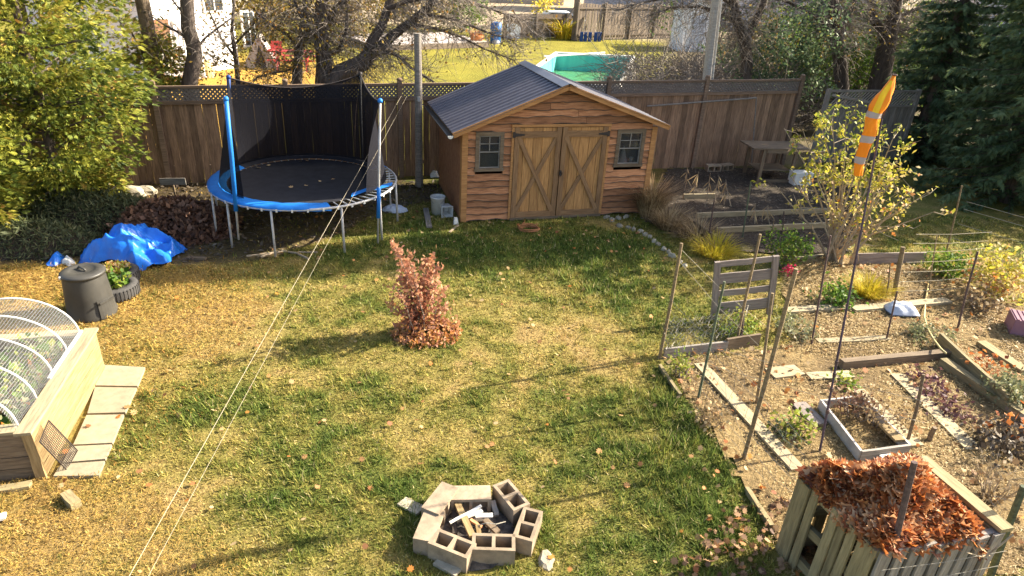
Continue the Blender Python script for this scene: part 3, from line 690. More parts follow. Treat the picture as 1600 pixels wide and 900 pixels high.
# ------------------------------------------------------------------ tall fence behind the shed
fence = thing('wooden_fence', 'tall dark brown board fence with lattice top behind shed and trampoline', 'fence', FO, YAW)
S_A, S_B = -3.2, 15.93
def ftop(s): return 2.10+.0175*s
posts = [-2.4, .05, 2.65, 5.11, 7.65, 10.25, 12.98, 15.86]
rr = random.Random(5); s = S_A
ww = .142
while s < S_B-.05:
    wv = ww+rr.uniform(-.006, .006); g = rr.choice((.002, .003, .004, .007, .010))
    top = ftop(s)-.36
    board('fence_board', (s+wv/2, rr.uniform(-.006, .006), .0), (s+wv/2+rr.uniform(-.006, .006), 0, top), wv, .019, MT['fence'], fence, up=(0, 1, 0), local=True, worn=.003)
    s += wv+g
for i, p in enumerate(posts):
    h_ = ftop(p)+.06
    pm = MB().box((p, -.04, h_/2), (.10, .10, h_)); pm.build('fence_post', MT['fencerail'], fence, local=True)
    MB().lathe([(.05, 0), (.062, .015), (.055, .04), (.03, .055), (0, .06)], 10, (p, -.04, h_)).build('post_cap', MT['fencerail'], fence, local=True)
ed = [S_A]+posts[1:]
for a, b in zip([S_A]+posts, posts):
    if b-a < .3: continue
    a += .05; b -= .05
    for dz, hh, dd in ((-.03, .05, .07), (-.35, .075, .05)):
        MB().beam((a, -.035, ftop(a)+dz), (b, -.035, ftop(b)+dz), dd, hh).build('fence_rail', MT['fencerail'], fence, local=True)
    MB().beam((a, .03, .35), (b, .03, .35), .05, .09).build('fence_rail', MT['fencerail'], fence, local=True)
    # lattice
    lt = MB(); z0, z1 = -.32, -.05; pit = .092; k = 0
    for sgn, yy in ((1, -.03), (-1, -.038)):
        u = a-.3
        while u < b+.3:
            # line x = u + sgn*(z-z0) clipped to [a,b]
            xa, xb = u, u+sgn*(z1-z0); za, zb = z0, z1
            lo, hi = min(xa, xb), max(xa, xb)
            if hi > a+.02 and lo < b-.02:
                t0 = 0.0; t1 = 1.0
                dx = xb-xa
                for lim, sg in ((a, 1), (b, -1)):
                    pa, pb = sg*(xa-lim), sg*(xb-lim)
                    if pa < 0: t0 = max(t0, -pa/(pb-pa)) if pb != pa else t0
                    if pb < 0: t1 = min(t1, pa/(pa-pb)) if pb != pa else t1
                if t1-t0 > .1:
                    P_ = lambda t: (xa+dx*t, yy, ftop(xa+dx*t)+za+(zb-za)*t)
                    lt.beam(P_(t0), P_(t1), .007, .040)
            u += pit
    props(lt.build('lattice_panel', MT['lattice'], fence, local=True), kind='stuff')
# ------------------------------------------------------------------ grey lattice panel fence further right
p0 = onF(1284, 185, -.2); p1 = onF(1421, 190, -.2); pz0, pz1 = onF(1286, 141, -.2).z, onF(1424, 141, -.2).z
f2 = thing('lattice_fence', 'short grey fence section with broken lattice top under the dark spruce', 'fence', (p0.x, p0.y, 0), math.atan2(p1.y-p0.y, p1.x-p0.x))
L_ = (Vector(p1).xy-Vector(p0).xy).length; zt = (pz0+pz1)/2
for i in range(5):
    if i in (1, 2): continue
    x = L_*(i+.5)/5
s = .05
while s < L_-.05:
    board('fence_board', (s+.06, 0, .1), (s+.06, 0, zt-.45), .12, .02, MT['grey'], f2, up=(0, 1, 0), local=True); s += .135
for x in (0, L_): board('fence_post', (x, 0, 0), (x, 0, zt+.03), .1, .1, MT['grey'], f2, up=(0, 1, 0), local=True)
for zz in (zt-.02, zt-.43): board('fence_rail', (.05, -.02, zz), (L_-.05, -.02, zz), .05, .06, MT['grey'], f2, local=True)
lt = MB()
for i in range(int(L_/.11)):
    lt.beam((.1+i*.11, -.03, zt-.40), (min(L_-.03, .1+i*.11+.36), -.03, zt-.05), .008, .04)
lt.beam((.1, -.045, zt-.12), (L_*.6, -.045, zt-.38), .02, .07)
props(lt.build('lattice_panel', MT['grey'], f2, local=True), kind='stuff')
# ------------------------------------------------------------------ weathered post in front of the fence, utility pole behind it
b = G(655, 291); tp = V(652, 52, b)
po = thing('timber_post', 'tall weathered round timber post standing before the fence left of shed', 'post', b)
MB().tube([(0, 0, 0), (.004, 0, tp.z*.5), (-.01, 0, tp.z)], [.095, .085, .075], 12).build('post_shaft', MT['polewood'], po, local=True)
MB().box((.02, -.09, 2.0), (.05, .03, .10)).build('metal_tag', MT['steel'], po, local=True)
b = onF(1112, 128, 1.6); b.z = 0
po = thing('utility_pole', 'pale grey round utility pole rising behind the right half of the fence', 'pole', b)
pt_ = onF(1119, 0, 1.6)-b; MB().tube([(0, 0, 0), pt_, pt_*1.6], [.14, .125, .11], 14).build('pole_shaft', MT['utilwood'], po, local=True)
MB().tube([pt_*.45+Vector((.14, -.06, 0)), pt_*1.2+Vector((.13, -.06, 0))], .02, 6).build('conduit', MT['steel'], po, local=True)
# ------------------------------------------------------------------ trampoline
TC, TR, TZ = Vector((-4.05, 12.15, 0)), 1.70, .88
tr = thing('trampoline', 'round trampoline with blue padded rim and sagging black safety net', 'trampoline', TC)
ring = lambda r, a, z: Vector((r*math.cos(a), r*math.sin(a), z))
A_ = np.linspace(0, 2*pi, 64, endpoint=False)
MB().tube([ring(TR, a, TZ) for a in A_], .022, 8, closed=True).build('rim', MT['steel'], tr, smooth=True, local=True)
mt = MB(); RM = TR-.30
for j, r in enumerate((0, .4, .8, 1.1, RM-.04, RM)):
    for a in A_: mt.v.append(ring(max(r, .001), a, TZ-.01-.05*(1-(r/RM)**2)))
for j in range(5):
    for k in range(64): k2 = (k+1) % 64; mt.f.append((j*64+k, j*64+k2, j*64+64+k2, j*64+64+k))
mt.build('jumping_mat', MT['mat'], tr, smooth=True, local=True)
def ang(px, py): q = G(px, py, TZ)-TC; return math.atan2(q.y, q.x)
a0, a1 = ang(515, 322), ang(613, 262)           # the rim is bare between these angles
if a1 < a0: a1 += 2*pi
padb = MB(); pad = MB(); na = 72; rr = random.Random(8)
bk0, bk1 = ang(597, 262), ang(366, 262)       # along the back the pad cover is black
if bk1 < bk0: bk1 += 2*pi
prof = [(TR+.015, -.02), (TR+.02, .02), (TR-.04, .045), (TR-.16, .05), (TR-.27, .035), (TR-.31, .01)]
for i in range(na+1):
    a = a1+(a0+2*pi-a1)*i/na
    e = max(0, (i-na+4)/4)
    for r, z in prof:
        pad.v.append(ring(r-e*.05*rr.random(), a, TZ+z+rr.uniform(-.006, .006)-e*.03))
k = len(prof)
for i in range(na):
    aa = (a1+(a0+2*pi-a1)*(i+.5)/na); aa = aa-2*pi if aa > bk0+2*pi else aa
    tgt = padb if bk0 < aa < bk1 else pad
    for j in range(k-1): tgt.f.append((i*k+j, i*k+k+j, i*k+k+j+1, i*k+j+1))
padb.v = list(pad.v)
padb.build('black_pad', MT['mat'], tr, smooth=True, local=True)
pad.build('blue_pad', MT['blue'], tr, smooth=True, local=True)
fl = MB(); rr = random.Random(4)                     # loose torn strip of pad lying on the bare springs
pts = [G(548, 306, TZ+.03)-TC, G(570, 298, TZ+.05)-TC, G(592, 294, TZ+.03)-TC, G(612, 288, TZ+.04)-TC]
for p in pts: fl.v += [p+Vector((0, .09, .02)), p+Vector((.02, -.05, 0))]
for i in range(3): fl.f.append((2*i, 2*i+1, 2*i+3, 2*i+2))
fl.build('torn_pad_strip', MT['blue'], tr, local=True)
spm = None
for i in range(64):
    a = 2*pi*(i+.5)/64; p, q = ring(TR-.02, a, TZ+.0), ring(RM+.01, a, TZ-.012)
    if spm is None:
        sp_ = MB().tube([(-.13, 0, 0), (.13, 0, 0)], .011, 6); sp_.box((.145, 0, 0), (.04, .012, .006)); sp_.box((-.145, 0, 0), (.04, .012, .006)); spm = sp_.mesh('spring'); spm.materials.append(MT['steel'])
    ob('spring', spm, None, tr, Matrix.Translation((p+q)/2) @ frame3(p-q).to_4x4(), True)
stm = None
for i in range(40):                                   # white webbing ties round the rim
    a = pi+.1+i*pi*.95/40
    p = ring(TR+.012, a, TZ-.012)
    if stm is None:
        stm = MB().box((0, 0, 0), (.02, .03, .055)).mesh('rim_tie'); stm.materials.append(MT['plastic'])
    if i % 2 == 0: ob('rim_tie', stm, None, tr, Matrix.Translation(p) @ Matrix.Rotation(a, 4, 'Z'), True)
legs = [(441, 392), (376, 384), (338, 372), (527, 386), (584, 373), (614, 347), (606, 330), (350, 345)]
for px, py in legs:
    g = G(px, py)-TC; a = math.atan2(g.y, g.x)
    t_ = ring(TR-.01, a, TZ-.02); g2 = ring(TR+.01, a, 0)
    MB().tube([t_, (t_+g2)/2, g2+Vector((0, 0, .02))], .021, 8).build('leg', MT['steel'], tr, smooth=True, local=True)
ft = MB(); g = G(441, 392)-TC
ft.tube([g+Vector((0, 0, .02)), g+Vector((.05, -.06, .02)), G(463, 397)-TC+Vector((0, 0, .02)), G(482, 406)-TC+Vector((0, 0, .02))], .02, 6)
ft.tube([g+Vector((.05, -.06, .02)), G(425, 397)-TC+Vector((0, 0, .02)), G(408, 403)-TC+Vector((0, 0, .02))], .02, 6)
ft.build('leg_foot', MT['paletwig'], tr, local=True)
# net poles
def npole(px0, py0, px1, py1, blue_from, blue_to, mat, zb=.25):
    q = G(px0, py0, TZ)-TC; a = math.atan2(q.y, q.x); b = ring(TR+.05, a, 0)
    tp = V(px1, py1, TC+b)-TC
    top = Vector((b.x, b.y, tp.z)) + (Vector((tp.x-b.x, tp.y-b.y, 0)))
    MB().tube([b+Vector((0, 0, zb)), top], .019, 8).build('net_pole', MT['steel'], tr, smooth=True, local=True)
    f = lambda t: b+Vector((0, 0, zb))+(top-b-Vector((0, 0, zb)))*t
    MB().tube([f(blue_from), f((blue_from+blue_to)/2)+Vector((.006, 0, 0)), f(blue_to)], .036, 10).build('foam_sleeve', MT[mat], tr, smooth=True, local=True)
    MB().lathe([(0, -.03), (.04, -.02), (.045, .01), (.03, .04), (0, .05)], 10, top).build('pole_cap', MT[mat], tr, smooth=True, local=True)
    return b, top
b1, t1 = npole(372, 318, 353, 155, .22, 1.0, 'blue')
b2, t2 = npole(367, 262, 357, 121, .80, 1.0, 'darkblue')
b3, t3 = npole(566, 248, 563, 116, .0, .01, 'iron')
b4, t4 = npole(592, 312, 594, 158, .20, .42, 'blue', .0)
NETB = NET('black_netting', (.014, .014, .018), .93)
nt_ = MB()
def netpanel(pts_top, bots, n=14, m_=8, sag=.12, belly=.0):
    base = len(nt_.v)
    for i in range(n+1):
        u = i/n
        T = pts_top[0].lerp(pts_top[1], u)-Vector((0, 0, sag*4*u*(1-u)))
        a = bots[0]+(bots[1]-bots[0])*u; B = ring(RM+.12, a, TZ+.05)
        for j in range(m_+1):
            v = j/m_; p = T.lerp(B, v); inw = Vector((-math.cos(a), -math.sin(a), 0))*(belly*math.sin(pi*v)*(.5+.5*math.sin(u*9)))
            nt_.v.append(p+inw)
    for i in range(n):
        for j in range(m_): q = base+i*(m_+1)+j; nt_.f.append((q, q+1, q+m_+2, q+m_+1))
def A(b): return math.atan2(b.y, b.x)
aa1, aa2, aa3, aa4 = A(b1), A(b2), A(b3), A(b4)
if aa1 < 0: aa1 += 2*pi
if aa4 < 0: aa4_ = aa4
netpanel((t1-Vector((0, 0, .02)), t2), (aa1, aa2), 8, 8, .05, .05)
netpanel((t2, t3), (aa2, aa3), 18, 10, .22, .10)
netpanel((t3, t4), (aa3, aa4), 14, 10, .12, .12)
nt_.build('safety_net', NETB, tr, smooth=True, local=True)
tb = MB(); tb.tube([t2.lerp(t3, u)-Vector((0, 0, .22*4*u*(1-u))) for u in np.linspace(0, 1, 16)], .012, 5)
tb.tube([t3.lerp(t4, u)-Vector((0, 0, .12*4*u*(1-u))) for u in np.linspace(0, 1, 10)], .012, 5)
tb.build('net_border', MT['iron'], tr, local=True)
lv = []
for px, py in ((470, 252), (480, 251), (420, 258), (404, 262), (500, 283), (478, 290), (455, 292), (520, 280)): lv.append(G(px, py, TZ)+Vector((0, 0, 0)))
L_np = np.array([tuple(v) for v in lv])
props(ob('leaves_on_mat', npmesh('leaves_on_mat', lobed(L_np, RNG.uniform(.06, .10, len(lv)), None, .2), 16, rnd=RNG.uniform(.3, .6, len(lv))), LF['litter']), kind='stuff')
# ------------------------------------------------------------------ clothes lines from the fence to a point near the house
for (xa, ya), (xb, yb), lab in (((627, 150), (202, 900), 'left of the two pale ropes running from fence down across the lawn'), ((636, 150), (232, 900), 'right of the two pale ropes running from fence down across the lawn')):
    a = onF(xa, ya, -.12); d = ray(xb, yb); bq = CAM+d*(4.9/d.dot(cF)); e = a+(bq-a)*1.05
    o = MB().tube([a.lerp(e, u)-Vector((0, 0, .05*4*u*(1-u)*0)) for u in np.linspace(0, 1, 24)], (.0024 if xa < 630 else .0016), 5).build('clothes_rope', MT['rope'])
    props(o, lab, 'rope', 'pair of ropes across the lawn')
# ------------------------------------------------------------------ trees and shrubs
def leafpart(name, parent, V4, rnd, mat, k=4):
    return props(ob(name, npmesh(name, V4, k, rnd=rnd), LF[mat], parent), kind='stuff')
def limb(mb, p, d, L, r, depth, tips, wig=.25, up=.05, split=(2, 3), n=5, seg=5, shrink=.66, nodes=None, taper=.55):
    """a wandering tapered limb that forks"""
    pts = [Vector(p)]; rad = [r]; d = Vector(d).normalized()
    for i in range(seg):
        d = (d+Vector((random.gauss(0, wig), random.gauss(0, wig), random.gauss(0, wig)+up))*.5).normalized()
        pts.append(pts[-1]+d*L/seg); rad.append(r*(1-taper*(i+1)/seg))
        if nodes is not None: nodes.append((pts[-1].copy(), d.copy(), rad[-1]))
    mb.tube(pts, rad, max(3, n), cap=False)
    if depth <= 0: tips.append((pts[-1], d)); return
    for i in range(random.randint(*split)):
        j = random.randint(max(1, seg//2), seg) if i else seg
        q = (d+Vector((random.gauss(0, .6), random.gauss(0, .6), random.gauss(0, .45)+up))).normalized()
        limb(mb, pts[j], q, L*random.uniform(.55, .85), rad[j]*.75, depth-1, tips, wig, up, split, n-1, seg, shrink, nodes, taper)
# big cedar on the left: clumped fans of scale leaves
def cedar(root, H, R, nclump, nspray, seed, z0=.1, dense=1.0, mat='cedar', bright=.5, size=(.16, .30), shape=.8):
    g = np.random.default_rng(seed); r_ = random.Random(seed)
    tr_ = MB(); tr_.tube([(0, 0, 0), (.05, .02, H*.3), (-.03, .05, H*.65), (0, 0, H)], [.11, .07, .035, .015], 9)
    zc = z0+(H-z0)*g.random(nclump)**1.15; th = g.uniform(0, 2*pi, nclump)
    prof = R*np.sqrt(np.clip(1-((zc-z0)/(H-z0))**1.6, 0, 1))*(.30+.70*np.minimum(1, np.maximum(zc-z0, 0)/2.0))*shape/.8
    rc = prof*(.55+.5*g.random(nclump)); rc[::3] = prof[::3]*g.uniform(.1, .5, len(rc[::3])); C = np.c_[rc*np.cos(th), rc*np.sin(th), zc]
    for i in range(0, nclump, 4):
        tr_.tube([(0, 0, max(.1, zc[i]-.35)), tuple(C[i]*np.array((.55, .55, 1))+np.array((0, 0, -.12))), tuple(C[i])], [.025, .016, .005], 4, cap=False)
    tr_.build('trunk', MT['bark'], root, local=True)
    ci = g.integers(0, nclump, nspray); cs = g.uniform(.20, .46, nclump)
    off = g.normal(size=(nspray, 3))*np.array((1, 1, .75)); off = off/np.linalg.norm(off, axis=1, keepdims=True)*(g.random((nspray, 1))**.45)
    P = C[ci]+off*cs[ci][:, None]
    out = nrm(np.c_[P[:, :2], np.zeros(nspray)]+1e-6)
    D = nrm(out*1.0+off*.8+np.c_[np.zeros((nspray, 2)), g.normal(-.12, .35, nspray)])
    N = nrm(g.normal(0, .55, (nspray, 3))+np.array((0, 0, .7))+out*.5)
    s = g.uniform(*size, nspray)
    global RNG
    V4 = fans(P, D, N, s, 7, .75, .085)
    ct = g.normal(bright, .16, nclump)
    r = np.clip(ct[ci]+g.normal(0, .12, nspray)+.10*off[:, 2], 0, 1); r = np.tile(r, 7)
    ob_ = ob('foliage', npmesh('foliage', V4, 4, rnd=r), LF[mat], root, None, True); props(ob_, kind='stuff')
c1 = G(40, 345)
t = thing('cedar_tree', 'big yellow-green cedar filling the upper left corner, its lower boughs over the fence', 'tree', (-8.75, 12.0, 0))
cedar(t, 8.5, 1.95, 460, 34000, 21, bright=.52, size=(.065, .145))
t = thing('cedar_tree', 'lower cedar bush at left edge in front of the taller cedar', 'tree', (-9.0, 10.3, 0))
cedar(t, 2.6, 1.0, 70, 3600, 22, bright=.48, size=(.07, .15))
t = thing('cedar_tree', 'tall cedar behind the left end of the fence, left of white house', 'tree', (-10.6, 15.6, 0))
cedar(t, 8.5, 2.2, 200, 9000, 23, bright=.46, size=(.10, .2))
t = thing('bush', 'yellow-green leafy bush behind the fence beside leaning house-side trunk', 'bush', (-8.3, 15.6, 0))
cedar(t, 3.1, .9, 60, 3200, 24, bright=.62, size=(.08, .16))
# spruces on the right
def spruce(root, H, R, seed, z0=.25, step=.26, mat='spruce', sprays=34):
    g = np.random.default_rng(seed); tr_ = MB(); tr_.tube([(0, 0, 0), (.03, 0, H*.5), (0, 0, H)], [.2, .12, .015], 9)
    PP, DD, NN, SS, RR = [], [], [], [], []
    z = z0
    while z < H-.2:
        rz_ = R*(1-z/H)**.85+.12; nb = 8 if rz_ > .6 else 6
        a0_ = g.uniform(0, 6.3)
        for k in range(nb):
            a = a0_+k*2*pi/nb+g.normal(0, .2); L = rz_*g.uniform(.75, 1.12)
            droop = -.35*L*(.6+.4*(1-z/H)); e = np.array((math.cos(a), math.sin(a)))
            f = lambda u: np.array((e[0]*L*u, e[1]*L*u, z+droop*u**1.3+.16*L*u**3))
            tr_.tube([tuple(f(0)), tuple(f(.5)), tuple(f(1))], [.02, .012, .004], 3, cap=False)
            n = int(2*sprays*L/1.5)+8; u = g.random(n)**.7
            P = np.array([f(q) for q in u]); side = np.array((-e[1], e[0], 0))
            sd = g.choice([-1, 1], n)[:, None]
            D = nrm(np.r_[e, 0]*g.uniform(.2, .9, (n, 1))+side*sd*g.uniform(.2, 1, (n, 1))+np.c_[np.zeros((n, 2)), g.normal(-.55, .35, n)])
            PP.append(P+g.normal(0, .04, (n, 3))); DD.append(D); NN.append(nrm(g.normal(0, .5, (n, 3))+np.array((0, 0, 1))))
            SS.append(g.uniform(.13, .27, n)); RR.append(np.clip(g.normal(.42+.3*(L > rz_), .2, n)+.25*(u-.5), 0, 1))
        z += step*g.uniform(.8, 1.2)
    tr_.build('trunk', MT['bark'], root, local=True)
    P, D, N, S, r = (np.concatenate(q) for q in (PP, DD, NN, SS, RR))
    V4 = fans(P, D, N, S, 6, .5, .06)
    props(ob('foliage', npmesh('foliage', V4, 4, rnd=np.tile(r, 6)), LF[mat], root, None, True), kind='stuff')
for (x, y, H, R, sd, lab) in (
    (12.4, 16.4, 13.0, 2.3, 31, 'dark green spruce nearest the garden at right edge'),
    (15.0, 17.6, 13.0, 2.3, 32, 'tall dark spruce behind the nearest spruce at right edge'),
    (14.6, 20.8, 14.5, 2.4, 33, 'tall dark spruce standing deepest at the right behind the grey lattice fence'),
    (12.0, 20.4, 9.0, 1.4, 34, 'dark spruce left of the others behind the grey lattice fence')):
    spruce(thing('spruce_tree', lab, 'tree', (x, y, 0), 0, 'spruces at the right edge'), H, R, sd)
# bare deciduous trees behind the fence
def twigs(mb, pts, n, L, r, bias=(0, 0, 0), sub=3):
    tips = []
    for i in range(n):
        k = random.random()*(len(pts)-1); j = int(k); p = pts[j].lerp(pts[min(j+1, len(pts)-1)], k-j)
        d = Vector((random.gauss(0, 1), random.gauss(0, .8), random.gauss(0, .8)))+Vector(bias); d.normalize()
        l = L*random.uniform(.5, 1.3)
        q = [p]
        for s in range(4):
            d = (d+Vector((random.gauss(0, .22), random.gauss(0, .22), random.gauss(-.05, .22)))).normalized(); q.append(q[-1]+d*l/4)
        mb.tube(q, [r, r*.8, r*.6, r*.45, r*.3], 3, cap=False); tips.append((q[-1], d))
        for s in range(sub):
            b = q[random.randint(1, 4)]; d2 = (d+Vector((random.gauss(0, .6), random.gauss(0, .6), random.gauss(0, .6)))).normalized()
            e = b+d2*l*random.uniform(.3, .6); mb.tube([b, (b+e)/2+Vector((0, 0, .02)), e], [r*.5, r*.4, r*.25], 3, cap=False); tips.append((e, d2))
    return tips
def path3(pix, off): return [onF(x, y, off) for x, y in pix]
def btree(name, lab, off, trunk, rads, branches=(), tw=(60, .8, .012, (0, 0, 0)), mat='bark', leaf=None, twmat='twig', cat='tree', group='bare trees behind the fence'):
    pts = path3(trunk, off); b = Vector((pts[0].x, pts[0].y, 0)); t = thing(name, lab, cat, b, 0, group)
    full = [b+Vector((0, 0, -.05))]+pts; mb = MB(); mb.tube(full, [rads[0]*1.25]+list(rads), 10)
    mb.build('trunk', MT[mat], t, smooth=True)
    tmb = MB(); tips = []; allp = [full[2:] if len(full) > 3 else full]
    for bp, br in branches:
        q = path3(bp, off); q = [p+EY*random.uniform(-.25, .25)*(i/len(q))*2 for i, p in enumerate(q)]
        bm_ = MB(); bm_.tube(q, br, 7); bm_.build('branch', MT[mat], t, smooth=True); allp.append(q)
    n = tw[0]//len(allp)
    for q in allp: tips += twigs(tmb, q, n, tw[1], tw[2], tw[3])
    props(tmb.build('twigs', MT[twmat], t), kind='stuff')
    if leaf:
        lm, cnt, sz = leaf
        P = np.array([tuple(p) for p, d in tips])[RNG.integers(0, len(tips), cnt)]+RNG.normal(0, .12, (cnt, 3))
        leafpart('leaves', t, leafquads(P, rdir(cnt), rdir(cnt), RNG.uniform(.6, 1.2, cnt)*sz, RNG.uniform(.25, .4, cnt)*sz), RNG.random(cnt), lm)
    return t
btree('bare_tree', 'leaning dark tree behind trampoline whose limbs sweep right over the neighbour lawn', 1.5,
      [(519, 128), (533, 114), (552, 106), (567, 98), (577, 84)], [.24, .22, .21, .2, .17],
      [([(577, 84), (580, 68), (597, 40), (606, 15), (614, -15), (630, -60)], [.15, .13, .11, .10, .09, .06]),
       ([(570, 97), (592, 76), (617, 55), (640, 38), (668, 12), (700, -30), (740, -80)], [.14, .13, .115, .10, .09, .07, .04]),
       ([(588, 84), (606, 81), (622, 86), (640, 104), (660, 116), (676, 127)], [.05, .045, .04, .035, .03, .02]),
       ([(606, 15), (630, 3), (660, -4), (700, -12)], [.06, .05, .04, .03]),
       ([(640, 38), (680, 44), (720, 58), (760, 78), (800, 92)], [.045, .035, .028, .02, .01]),
       ([(660, 22), (710, 30), (760, 50), (800, 62)], [.045, .035, .025, .012]),
       ([(690, -20), (740, 4), (790, 22), (830, 34)], [.045, .035, .025, .012])],
      (760, .85, .0095, (.6, 0, -.35)), leaf=('olive', 420, .09))
btree('bare_tree', 'upright dark double trunk left of the leaning tree', 1.8, [(505, 128), (507, 100), (502, 60), (504, 20), (500, -40), (495, -160)], [.20, .19, .18, .17, .15, .1],
      [([(503, 40), (520, 20), (540, 0), (560, -30)], [.10, .09, .07, .05]), ([(505, 90), (530, 80), (540, 50), (545, 0)], [.06, .05, .04, .03]), ([(506, 70), (485, 50), (470, 25), (455, -10)], [.06, .05, .04, .03])],
      (460, .9, .0095, (0, 0, .1)), leaf=('olive', 900, .085))
btree('bare_tree', 'slim dark tree by the red picnic table', 2.2, [(464, 128), (465, 100), (467, 75), (476, 45), (478, 10), (470, -60)], [.13, .12, .10, .08, .07, .05],
      [([(467, 75), (450, 55), (425, 40), (400, 20)], [.05, .04, .03, .02]), ([(468, 72), (490, 50), (520, 35), (548, 30)], [.05, .04, .03, .02]), ([(465, 105), (440, 112), (418, 116), (400, 122)], [.03, .02, .015, .01])],
      (300, .75, .009, (0, 0, 0)), leaf=('olive', 1500, .085))
btree('bare_tree', 'curved brown trunk in front of the white house', 1.3, [(296, 130), (304, 90), (303, 72), (294, 45), (292, 0), (294, -120)], [.17, .165, .16, .15, .14, .10],
      [([(303, 72), (280, 52), (262, 40), (235, 20)], [.035, .03, .022, .01]), ([(296, 50), (285, 20), (270, 5), (255, -30)], [.03, .025, .02, .01]), ([(304, 80), (320, 60), (345, 40), (372, 20)], [.03, .025, .02, .012])],
      (100, .6, .007, (0, 0, 0)), mat='bark')
btree('bare_tree', 'warm brown trunk at left beside the white house, half hidden by cedar', 1.6, [(243, 128), (238, 90), (230, 40), (222, 0), (208, -80)], [.16, .155, .15, .145, .1],
      [([(240, 100), (222, 80), (205, 50), (190, 30)], [.03, .025, .018, .01]), ([(246, 120), (262, 100), (250, 60), (215, 10)], [.025, .02, .015, .01])], (70, .6, .007, (0, 0, 0)), mat='barkwarm', leaf=('olive', 300, .09))
btree('small_tree', 'twiggy young tree with small dark leaves before the white house', 2.5, [(372, 128), (368, 90), (362, 50), (366, 0)], [.06, .05, .04, .03],
      [([(368, 90), (345, 60), (330, 30), (318, -5)], [.03, .025, .02, .012]), ([(366, 70), (390, 45), (410, 20), (424, -10)], [.03, .025, .02, .012]), ([(370, 105), (345, 95), (325, 80)], [.02, .015, .01])],
      (130, .6, .007, (0, 0, .1)), leaf=('olive', 1100, .08), group=None)
btree('bare_tree', 'forked bare trunk just right of the utility pole', 3.0, [(1166, 122), (1167, 95), (1163, 65), (1152, 35), (1146, 0), (1142, -80)], [.19, .18, .17, .13, .11, .08],
      [([(1164, 68), (1174, 45), (1184, 15), (1196, -30)], [.12, .11, .10, .07]), ([(1155, 40), (1130, 20), (1090, 10), (1050, 12), (1010, 25)], [.06, .05, .04, .03, .015]), ([(1148, 10), (1110, -15), (1060, -10), (1000, 5), (960, 18)], [.06, .05, .04, .03, .015])],
      (620, 1.05, .010, (-.5, 0, -.2)))
btree('bare_tree', 'left one of the two thick dark trunks over the grey lattice fence', 3.2, [(1316, 135), (1312, 90), (1306, 40), (1300, 0), (1290, -90)], [.22, .21, .2, .18, .13],
      [([(1308, 60), (1280, 30), (1240, 5), (1200, -10)], [.07, .06, .045, .03]), ([(1308, 50), (1330, 20), (1345, -20)], [.07, .06, .04])], (480, 1.0, .011, (0, 0, -.2)), leaf=('olive', 500, .09))
btree('bare_tree', 'right one of the two thick dark trunks over the grey lattice fence', 3.6, [(1372, 138), (1382, 90), (1388, 55), (1398, 20), (1405, -30), (1410, -120)], [.34, .31, .28, .2, .16, .1],
      [([(1386, 60), (1368, 30), (1362, 0), (1350, -60)], [.16, .14, .12, .08]), ([(1395, 30), (1440, 10), (1490, 5), (1540, 15)], [.07, .05, .035, .02]), ([(1390, 50), (1430, 45), (1480, 50), (1520, 62)], [.05, .04, .03, .015])],
      (620, 1.0, .011, (0, 0, -.2)), leaf=('olive', 600, .09))
# leafy undergrowth behind the fence on the right
def bush(lab, c, R, H, n, mat, sz, seed, cat='bush', group=None, stems=14, parent_name='bush', k=10, stemmat='twig', rmean=.5):
    g = np.random.default_rng(seed); random.seed(seed)
    t = thing(parent_name, lab, cat, c, 0, group); mb = MB(); tips = []; nodes = []
    for i in range(stems):
        a = 2*pi*i/stems+random.uniform(-.3, .3); d = Vector((math.cos(a)*R*.7, math.sin(a)*R*.7, H*random.uniform(.7, 1.1)))
        limb(mb, (math.cos(a)*.06, math.sin(a)*.06, 0), d, d.length*.62, .012*max(1, H/1.2), 2, tips, .22, .04, (2, 3), 4, 4, nodes=nodes)
    mb.build('stems', MT[stemmat], t, local=True)
    pts = np.array([tuple(p) for p, d, r in nodes if p.z > H*.12]); P = pts[g.integers(0, len(pts), n)]+g.normal(0, sz*1.1, (n, 3)); P[:, 2] = np.maximum(P[:, 2], .03)
    V4 = leafquads(P, rdir(n, g), rdir(n, g), g.uniform(.6, 1.25, n)*sz, g.uniform(.24, .4, n)*sz, fold=.3)
    r = np.clip(rmean+.5*(fbm(P[:, 0]*3+50, P[:, 2]*3+P[:, 1]*2, .9, seed)-.5)*2+g.normal(0, .2, n), 0, 1)
    o = ob('leaves', npmesh('leaves', V4, 4, rnd=r), LF[mat], t, None, True); props(o, kind='stuff'); return t
def back(px, py, off): p = onF(px, py, off); return (p.x, p.y, 0)
for i, (px, off, R, H, n, mt_, lab) in enumerate([
    (1225, 3.2, 1.5, 3.4, 4200, 'spruce', 'tall olive thicket between the forked trunk and the fence end'),
    (1275, 5.0, 1.6, 3.6, 4600, 'green', 'green thicket left of the first thick trunk'),
    (1345, 5.5, 1.4, 3.2, 4600, 'green', 'bright green bush between the two thick trunks'),
    (1440, 6.0, 1.6, 3.4, 4800, 'green', 'yellowish bush right of the thick trunks'),
    (1480, 4.0, 1.3, 2.8, 4200, 'spruce', 'green bush beside the spruces at right'),
    (1195, 6.5, 1.6, 3.0, 3800, 'olive', 'olive thicket behind the forked trunk')]):
    bush(lab, back(px, 120, off), R, H, n, mt_, .12, 200+i, group='undergrowth behind the fence', stems=12)
